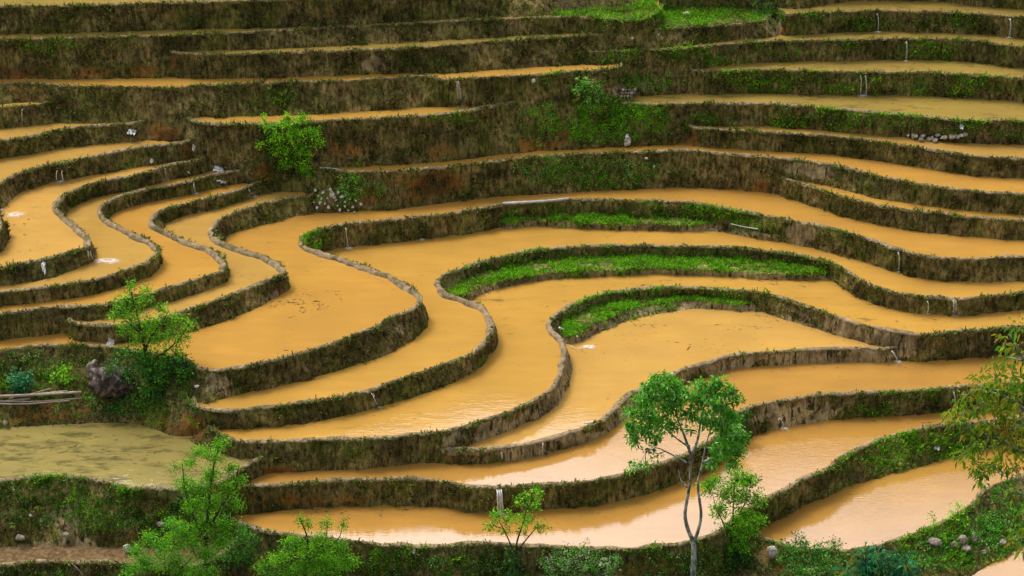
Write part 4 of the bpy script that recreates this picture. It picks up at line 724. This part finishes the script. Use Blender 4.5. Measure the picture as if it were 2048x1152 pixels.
# green ledge near the top edge
def lawn(poly, lev, n, seed, g0=.9, label=None):
    r = np.random.default_rng(seed); P = unproj([p[0] for p in poly], [p[1] for p in poly], lev+.03)
    from mathutils.geometry import tessellate_polygon
    tr = np.array(tessellate_polygon([[Vector(v) for v in P]]), np.int32)
    tag(mesh('ground', P, tr, M['turf'], smooth=False), kind='structure')
    t = P[tr]; ar = np.linalg.norm(np.cross(t[:, 1]-t[:, 0], t[:, 2]-t[:, 0]), axis=1); q = r.choice(len(tr), n, p=ar/ar.sum())
    u = r.random((n, 1)); v = r.random((n, 1)); k = (u+v) > 1; u = np.where(k, 1-u, u); v = np.where(k, 1-v, v)
    X = t[q, 0]+(t[q, 1]-t[q, 0])*u+(t[q, 2]-t[q, 0])*v; nz = fbm(X*1.1, 5)
    V, F, C = tufts(X, np.tile([0, -.3, 1.], (n, 1)), np.clip(g0+.5*nz, .1, 1), seed, .9)
    tag(mesh('grass', V, F, M['grass'], None, False, dict(Col=C)), label, None, None, 'stuff')
lawn([(1105, 34), (1125, 34), (1200, 36), (1262, 40), (1292, 36), (1313, 24), (1313, 0), (1250, -6), (1110, 20)], LV['T2'], 5000, 3, .75, 'fresh grass on the narrow ledge at the top edge')
lawn([(1275, 61), (1348, 56), (1450, 50), (1520, 43), (1545, 30), (1560, 0), (1400, -10), (1290, -8), (1285, 40)], LV['T3'], 8000, 4, .55, 'rough grass on the ledge left of the orange gully at the top')
# ---------------------------------------------------------------- stones
def rock_mesh(name, size, seed, mat, parent=None, loc=(0, 0, 0), sub=3, rough=.25):
    import bmesh
    bm = bmesh.new(); bmesh.ops.create_icosphere(bm, subdivisions=sub, radius=1)
    V = np.array([v.co[:] for v in bm.verts]); F = np.array([[v.index for v in f.verts] for f in bm.faces]); bm.free()
    r = np.random.default_rng(seed)
    for _ in range(7):                                   # flat broken faces
        d = r.normal(size=3); d /= np.linalg.norm(d); c = .62+.25*r.random(); e = V@d; V -= np.outer(np.clip(e-c, 0, None), d)
    V *= (1+rough*fbm(V*1.3+seed, seed)[:, None]*.9+.14*fbm(V*4, seed)[:, None]); V *= np.array(size)/2
    return mesh(name, V+np.asarray(loc), F, mat, parent, sub > 2)
def rock(px, py, wpx, hpx, label, mat='stone', seed=0, group=None, name='rock', cat='stone', sink=.15):
    p = hit(px, py+hpx*.3); s = scale_at(p); o = rock_mesh(name, (wpx*s, wpx*s*.8, hpx*s*1.15), seed, M[mat], sub=4 if wpx > 40 else 3 if wpx > 18 else 1 if wpx < 10 else 2, rough=.25 if wpx > 10 else .6)
    o.location = at_y(px, py, p[1]-.1+0*sink); return tag(o, label, cat, group)
rock(224, 764, 84, 66, 'large dark wet boulder under the bushes at the lower left', 'boulder', 3, name='boulder', cat='boulder')
rock(183, 738, 26, 44, 'tall tan rock leaning on the left side of the dark boulder', 'stone2', 4)
rock(1255, 284, 17, 17, 'larger white stone standing at the far edge of the long middle paddy', 'stone', 5)
rock(1254, 273, 10, 9, 'small white stone balanced on the larger white stone', 'stone', 6)
rock(1544, 1105, 24, 26, 'white boulder on the bottom bank between the shrubs', 'stone', 7, name='boulder', cat='boulder')
rock(1868, 1084, 30, 15, 'flat grey stone, leftmost on the bottom right bank', 'stone2', 8)
for i, (x, y, w_, h_, l) in enumerate([(1909, 1090, 13, 15, 'small grey stone second from the left on the bottom right bank'), (1925, 1080, 22, 16, 'broad grey stone in the middle of the bottom right bank'), (1949, 1078, 10, 20, 'upright grey stone on the bottom right bank'),
   (1932, 1096, 20, 9, 'low grey slab under the broad stone on the bottom right bank'), (2004, 1084, 18, 10, 'tan stone furthest right on the bottom right bank'), (1967, 1104, 12, 8, 'small tan stone at the lower side of the bottom right bank'),
   (322, 1048, 18, 9, 'tan stone under the weeds beside the feathery bush'), (256, 1096, 20, 20, 'hollow-looking pale rock at the right end of the dirt path'), (40, 1074, 20, 11, 'tan rock lying at the left on the weedy bank above the dirt path'), (133, 1068, 16, 8, 'tan rock half hidden by weeds in the middle above the dirt path'),
   (62, 1031, 8, 6, 'small white stone on the weedy bank below the olive pond'), (407, 971, 22, 8, 'dark stone on the rim of the olive pond by the feathery bush'), (747, 791, 8, 10, 'small pale stone stuck in a notch of the lower central bank'), (303, 322, 9, 10, 'pale stone at the foot of the uppermost curved bank on the left'),
   (377, 345, 5, 6, 'tiny pale stone on the second curved bank on the left'), (387, 297, 8, 14, 'pale rock at the right tip of the uppermost curved paddy'), (1067, 162, 9, 10, 'pale stone near the green knoll at the end of the upper left bank'), (1265, 76, 8, 7, 'white stone on the second ledge right of centre near the top'),
   (1316, 70, 6, 6, 'small white stone right of the other white stone near the top'), (1375, 27, 20, 7, 'white rubble heap on the green ledge at the top edge'), (395, 772, 10, 6, 'pale stone at the left corner where two central banks meet'), (827, 1104, 6, 12, 'small upright white stone on the bottom bank left of the small shrub'),
   (1308, 333, 6, 8, 'white stone among the weeds of the wide middle bank'), (1293, 316, 9, 6, 'white flat stone near the crest of the weedy middle bank'), (10, 845, 12, 10, 'reddish rock at the left edge above the olive pond')]):
    rock(x, y, w_, h_, l, 'stone2' if ('tan' in l or 'grey' in l or 'dark' in l or 'reddish' in l) else 'stone', 40+i)
r_ = np.random.default_rng(12)
for i in range(26):                                      # rubble at the left end of the wide middle bank
    x, y = [(637, 392), (647, 384), (655, 396), (664, 386), (671, 400), (690, 404), (706, 414), (628, 404), (640, 405), (683, 393), (697, 421), (660, 378), (675, 411), (712, 401), (650, 407), (630, 380), (690, 412), (668, 394), (643, 397), (700, 398), (721, 408), (634, 415), (657, 414), (680, 420), (709, 424), (676, 384)][i]
    sz = 3.5+4.5*r_.random(); rock(x, y, sz*1.2, sz, 'white stone in the rubble at the left end of the wide middle bank' if i not in (3,) else 'largest white stone in the rubble at the left end of the middle bank', 'stone', 80+i, 'rubble stones of the middle bank') if i != 3 else rock(664, 388, 11, 16, 'largest white stone, centre of the rubble on the wide middle bank', 'stone', 83)
for i in range(24):                                      # stone heap on the right
    u = i/23; x = 1818+112*u+r_.normal(0, 5); y = 266+9*math.sin(u*3)*r_.random()+6*r_.random()*(i % 3 > 0)+(4 if u < .4 else 2)
    sz = 4+6*r_.random(); rock(x, y, sz*1.4, sz*.9, 'pale broken stone in the heap on the upper right bank', 'stone' if i % 3 == 0 else 'stone2', 120+i, 'heaped stones on the upper right bank')
for i in range(14):
    rr, cc = divmod(i, 5); x = 1246+cc*6-rr*1.5; y = 179+rr*6.5
    rock(x, y, 7, 5.5, 'small squared stone of the little dry stone wall near the top', 'stone2' if i % 4 else 'stone', 160+i, 'stones of the little dry stone wall')
# ---------------------------------------------------------------- poles, pipes, rags
def rod(name, label, cat, pts, rpx, mat, group=None, dz=.0, sides=8):
    P = [at_y(x, y, yy) if yy is not None else hit(x, y)+[0, -.12, .12+dz] for x, y, yy in pts]; s = scale_at(P[0]); C = curve(P, 8)
    m = MB(); m.add(*tube(C-C[0], np.linspace(rpx*s, rpx*s*.8, len(C)), sides)); o = m.out(name, M[mat]); o.location = C[0]; return tag(o, label, cat, group)
yy = hit(80, 800)[1]-.35
for i, (pts, rp, l) in enumerate([([(-60, 795, yy), (60, 790, yy), (163, 784, yy)], 3.2, 'thickest banded bamboo pole of the bundle at the left edge'), ([(-60, 800, yy-.1), (60, 803, yy-.1), (165, 796, yy-.1)], 1.6, 'thin bamboo pole bent under the bundle at the left edge'),
   ([(-60, 806, yy-.15), (40, 808, yy-.15), (140, 801, yy-.15)], 1.8, 'lowest reddish bamboo pole of the bundle at the left edge'), ([(-60, 800, yy+.1), (50, 790, yy+.1), (135, 782, yy+.1)], 2.4, 'pale bamboo pole on top of the bundle at the left edge'),
   ([(20, 797, yy+.15), (60, 788, yy+.15), (101, 777, yy+.15)], 1.3, 'thin bamboo stick rising steepest from the bundle at the left edge'), ([(-60, 812, yy), (10, 803, yy), (60, 797, yy)], 2.6, 'short dark bamboo pole at the left side of the bundle')]):
    rod('bamboo_pole', l, 'bamboo pole', pts, rp, 'pole', 'bamboo poles in the bundle')
rod('water_pipe', 'long grey pipe lying along the crest of the central bank', 'pipe', [(1004, 411, None), (1040, 409, None), (1090, 406, None), (1138, 401, None)], 2.8, 'pipe', dz=.05)
rod('water_pipe', 'short white pipe at the tip of the lowest grass strip', 'pipe', [(1118, 657, None), (1140, 668, None), (1155, 675, None)], 2., 'rag')
rod('water_pipe', 'thin white pipe lying on the grass right of the great central bank', 'pipe', [(1462, 450, None), (1490, 456, None), (1516, 460, None)], 1.1, 'rag')
rod('water_pipe', 'white pipe across the left tip of the long middle paddy', 'pipe', [(640, 338, None), (662, 339, None), (684, 343, None)], 1.6, 'rag')
rod('water_pipe', 'white pipe lip on the bare mud bank left of the tree crown', 'pipe', [(1166, 848, None), (1190, 846, None)], 1.8, 'rag')
rod('dry_stick', 'dry stick lying across the dirt ledge at the bottom left corner', 'stick', [(145, 1128, None), (158, 1140, None), (168, 1152, None)], 1.2, 'pole')
def rag(px, py, w_, h_, label, seed):
    p = hit(px, py)+np.array([0, -.12, .03]); s = scale_at(p); nx, nz = 9, 7; U, Vv = np.meshgrid(np.linspace(-.5, .5, nx), np.linspace(-.5, .5, nz))
    edge = 1-.35*np.abs(vnoise(np.stack([U*4, Vv*4, 0*U+seed], -1), seed)); X = U*w_*s*edge; Z = Vv*h_*s*edge
    Y = .10*fbm(np.stack([U*6, Vv*6, 0*U+seed], -1), seed); V = np.stack([X+Z*.3*math.sin(seed), Y+Z*.9, Z*.8+X*.25*math.cos(seed*2)], -1).reshape(-1, 3)
    ii = np.arange(nx*nz).reshape(nz, nx); F = np.stack([ii[:-1, :-1], ii[:-1, 1:], ii[1:, 1:], ii[1:, :-1]], -1).reshape(-1, 4)
    V = np.vstack([V, V+[0, .012, 0]]); F = np.vstack([F, F[:, ::-1]+nx*nz]); o = mesh('plastic_scrap', V, F, M['rag']); o.location = p; tag(o, label, 'plastic scrap')
rag(264, 263, 18, 10, 'crumpled white plastic scrap on the short bank at the upper left', 1); rag(438, 337, 22, 9, 'white plastic scrap at the right end of the second curved paddy', 2)
rag(400, 318, 14, 5, 'small white plastic scrap at the right tip of the uppermost curved bank', 3); rag(89, 534, 8, 24, 'white plastic strip hanging on the lower bend of the S-curved bank at the left', 4)
rag(443, 362, 20, 4, 'flat white scrap beside the upper spout of the third curved bank', 5); rag(1873, 894, 13, 5, 'white scrap lying on the right-hand grassy slope', 6)
rag(1922, 252, 9, 9, 'pale blue-white scrap above the stone heap on the upper right', 7); rag(222, 684, 14, 18, 'pale concrete-grey scrap by the left water outlet', 8)
# ---------------------------------------------------------------- spouts between the paddies
def spout(x0, y0, k0, x1, y1, k1, wpx, label, foam=10, strands=1, fx=0):
    a = unproj(x0, y0, LV[k0]+.10); b = unproj(x1, y1, LV[k1]+.02); s = scale_at(a)
    t = thing('water_spout', label, 'water spout', b, 'water spouts between the paddies'); m = MB(); r = np.random.default_rng(int(x0))
    nt_ = max(3, int(wpx*.9)); twin = strands == 2 and wpx < 12 
    for k in range(nt_):
        off = (k/(nt_-1)-.5)*wpx*s*(.8 if wpx > 6 else .4)+r.normal(0, .008) if not twin else ((k % 2)-.5)*wpx*s*.9+r.normal(0, .01); u = np.linspace(0, 1, 9)[:, None]
        P = a+(b-a)*np.concatenate([u, u**.7, u*0], 1); P[:, 2] = a[2]+(b[2]-a[2])*(u[:, 0]**1.8); P[:, 1] -= .06+.16*np.sin(u[:, 0]*math.pi)*(1+.3*r.random()); P[:, 0] += off*(1+.35*u[:, 0])+.012*vnoise(np.stack([u[:, 0]*6, 0*u[:, 0]+k, 0*u[:, 0]], 1), k)
        m.add(*tube(P-b, (.004+.007*r.random()+(.005 if wpx > 9 else 0))*np.linspace(1, .7, len(P)), 5))
    mo = m.out('stream', M['foam'], t); at_ = mo.data.attributes.new('fade', 'FLOAT', 'POINT'); at_.data.foreach_set('value', np.full(m.n, .8, np.float32))
    f = MB(); n = 26; th = np.linspace(0, 2*math.pi, n, endpoint=False)
    for q, (sc, zz) in enumerate(((1, .012), (.6, .045), (.25, .07))):
        pass
    rings = [(1., .006), (.75, .03), (.45, .045), (.15, .055)]; V = []
    for sc, zz in rings:
        rr = foam*s*sc*(1+.35*vnoise(np.stack([np.cos(th)*2, np.sin(th)*2, 0*th+x0], 1), 3)); V.append(np.stack([rr*np.cos(th)+fx*s*(1+.2*np.cos(th)), rr*np.sin(th)*.8-.10, zz+0*th], 1))
    V = np.vstack(V); ii = np.arange(4*n).reshape(4, n); nx = np.roll(ii, -1, 1); F = np.stack([ii[:-1], nx[:-1], nx[1:], ii[1:]], -1).reshape(-1, 4)
    f.add(V, F); fo_ = f.out('splash', M['foam'], t); at_ = fo_.data.attributes.new('fade', 'FLOAT', 'POINT'); at_.data.foreach_set('value', np.repeat([0., .2, .5, .9], n).astype(np.float32))
for a in [(46, 217, 'L1', 47, 249, 'L2', 3, 'thin spout falling from the topmost short bank at the left edge', 6), (120, 341, 'L3', 121, 361, 'L4', 10, 'twin spout on the uppermost curved bank at the left', 10, 2),
 (3, 420, 'L3', 12, 428, 'L4', 5, 'spout foaming into the paddy at the very left edge', 14, 1, 18), (179, 501, 'L4', 184, 520, 'L5', 7, 'gushing spout at the lower bend of the first S-curved bank', 16, 1, 32),
 (331, 335, 'L4', 334, 358, 'L5', 4, 'spout on the upper arm of the first S-curved bank', 6), (388, 363, 'L5', 392, 385, 'L6', 5, 'spout on the upper arm of the second S-curved bank', 8),
 (496, 374, 'L6', 506, 391, 'L7', 5, 'spout near the right end of the third S-curved bank', 10), (915, 161, 'T4', 921, 209, 'T5M', 7, 'tallest spout, on the upper left brown bank', 9), (692, 454, 'T11', 697, 495, 'T12', 3, 'thin tall spout inside the loop of the great central bank', 8),
 (840, 462, 'T12', 844, 478, 'T12', 4, 'short grey spout low on the great central bank, right of the loop', 6), (1754, 26, 'T4R', 1756, 63, 'T5R', 4, 'left one of the two spouts at the top right', 6), (2019, 36, 'T4R', 2018, 74, 'T5R', 5, 'right one of the two spouts at the top right', 6),
 (1812, 82, 'T5R', 1811, 121, 'T6R', 4, 'spout at the middle of the second bank from the top right', 6), (1725, 150, 'T6R', 1726, 190, 'T7R', 9, 'twin spout on the dark green upper right bank', 8, 2), (1796, 503, 'T11', 1796, 542, 'T12', 3, 'faint spout low on the right part of the great central bank', 5),
 (1855, 601, 'T12', 1855, 627, 'T13', 2, 'thin spout left of the wide gap in the right-hand central bank', 4), (1908, 598, 'T12', 1908, 628, 'T13', 8, 'wide spout through the gap in the right-hand central bank', 8), (1140, 690, 'T14', 1168, 692, 'T14', 3, 'outflow of the white pipe at the tip of the lowest grass strip', 12, 1, 10),
 (1557, 838, 'T15', 1567, 855, 'T16', 4, 'yellow spout shooting from the bare mud bank at the lower right', 9), (1906, 780, 'T15', 1908, 824, 'T16', 3, 'thin spout on the dark bank beside the right-edge tree', 5), (998, 977, 'T15', 1001, 1026, 'T16', 12, 'broad waterfall through the gap of the lowest-but-one bank', 12, 2),
 (213, 651, 'L7', 203, 668, 'T11', 9, 'broad spout under the bright young tree at the left', 16, 1, -14), (1783, 700, 'T14', 1795, 722, 'T15', 5, 'outflow at the notch where the two mud banks join', 10), (1003, 903, 'T14', 1005, 919, 'T15', 5, 'small spout through the notched mud bank below the centre', 5),
 (1086, 884, 'T14', 1084, 905, 'T15', 4, 'small spout at the dark hole of the mud bank, right of the notched one', 5), (743, 785, 'T12', 757, 812, 'T13', 4, 'trickle from the notch with the small pale stone', 7)]:
    spout(*a[:7], a[7], a[8]*1.25, *a[9:])

# straw and weed bits floating on the paddies
def debris(spots, seed, label):
    r = np.random.default_rng(seed); V = []; F = []; C = []; o = 0
    for cx, cy, rx, ry, lev, n in spots:
        a = r.random(n)*2*math.pi; q = r.random(n)**.6; st = .15*(cx-cx)
        P = unproj(cx+rx*q*np.cos(a), cy+ry*q*np.sin(a), np.full(n, LV[lev]+.012)); P = P[fbm(P*np.array([1., 2.5, 1]), seed) > -.1]; m = len(P)
        th = r.normal(0, .5, m); L = .03+.10*r.random(m)**2; wd = .010+.02*r.random(m); d = np.stack([np.cos(th), np.sin(th), 0*th], 1); e = np.stack([-np.sin(th), np.cos(th), 0*th], 1)
        V.append(np.stack([P-d*L[:, None], P-e*wd[:, None], P+d*L[:, None], P+e*wd[:, None]], 1).reshape(-1, 3)); i = o+np.arange(m)[:, None]*4; F.append(i+[[0, 1, 2, 3]]); o += m*4
        C.append(np.repeat(np.array([(.10, .07, .03), (.16, .13, .05), (.06, .05, .02), (.20, .17, .09)])[r.integers(0, 4, m)], 4, 0))
    tag(mesh('floating_straw', np.vstack(V), np.vstack(F), M['grass'], None, False, dict(Col=np.vstack(C))), label, None, None, 'stuff')
debris([(590, 612, 70, 14, 'T11', 90), (545, 630, 50, 10, 'T11', 50), (660, 590, 60, 10, 'T11', 25), (560, 700, 60, 20, 'T11', 6), (40, 450, 40, 40, 'L4', 22), (60, 500, 60, 20, 'L4', 14), (1140, 603, 80, 18, 'T13', 45), (1580, 565, 70, 10, 'T13', 45),
 (1330, 570, 150, 12, 'T13', 40), (1250, 655, 90, 16, 'T14', 30), (1480, 645, 90, 18, 'T14', 40), (1165, 700, 22, 8, 'T14', 16), (1400, 690, 100, 14, 'T14', 18), (1700, 480, 60, 10, 'T11', 5), (1400, 470, 200, 10, 'T12', 16), (1850, 640, 60, 8, 'T13', 14), (1700, 740, 200, 12, 'T15', 14),
 (1780, 200, 250, 12, 'T7R', 110), (1750, 130, 280, 7, 'T6R', 90), (1800, 14, 220, 8, 'T4R', 50), (150, 900, 170, 34, 'P', 90), (330, 940, 100, 20, 'P', 25), (120, 880, 120, 18, 'P', 25), (700, 1022, 180, 6, 'T16', 30), (820, 1035, 90, 6, 'T16', 8), (1800, 845, 80, 6, 'T16', 10)], 3, 'bits of straw and weed floating on the muddy water')
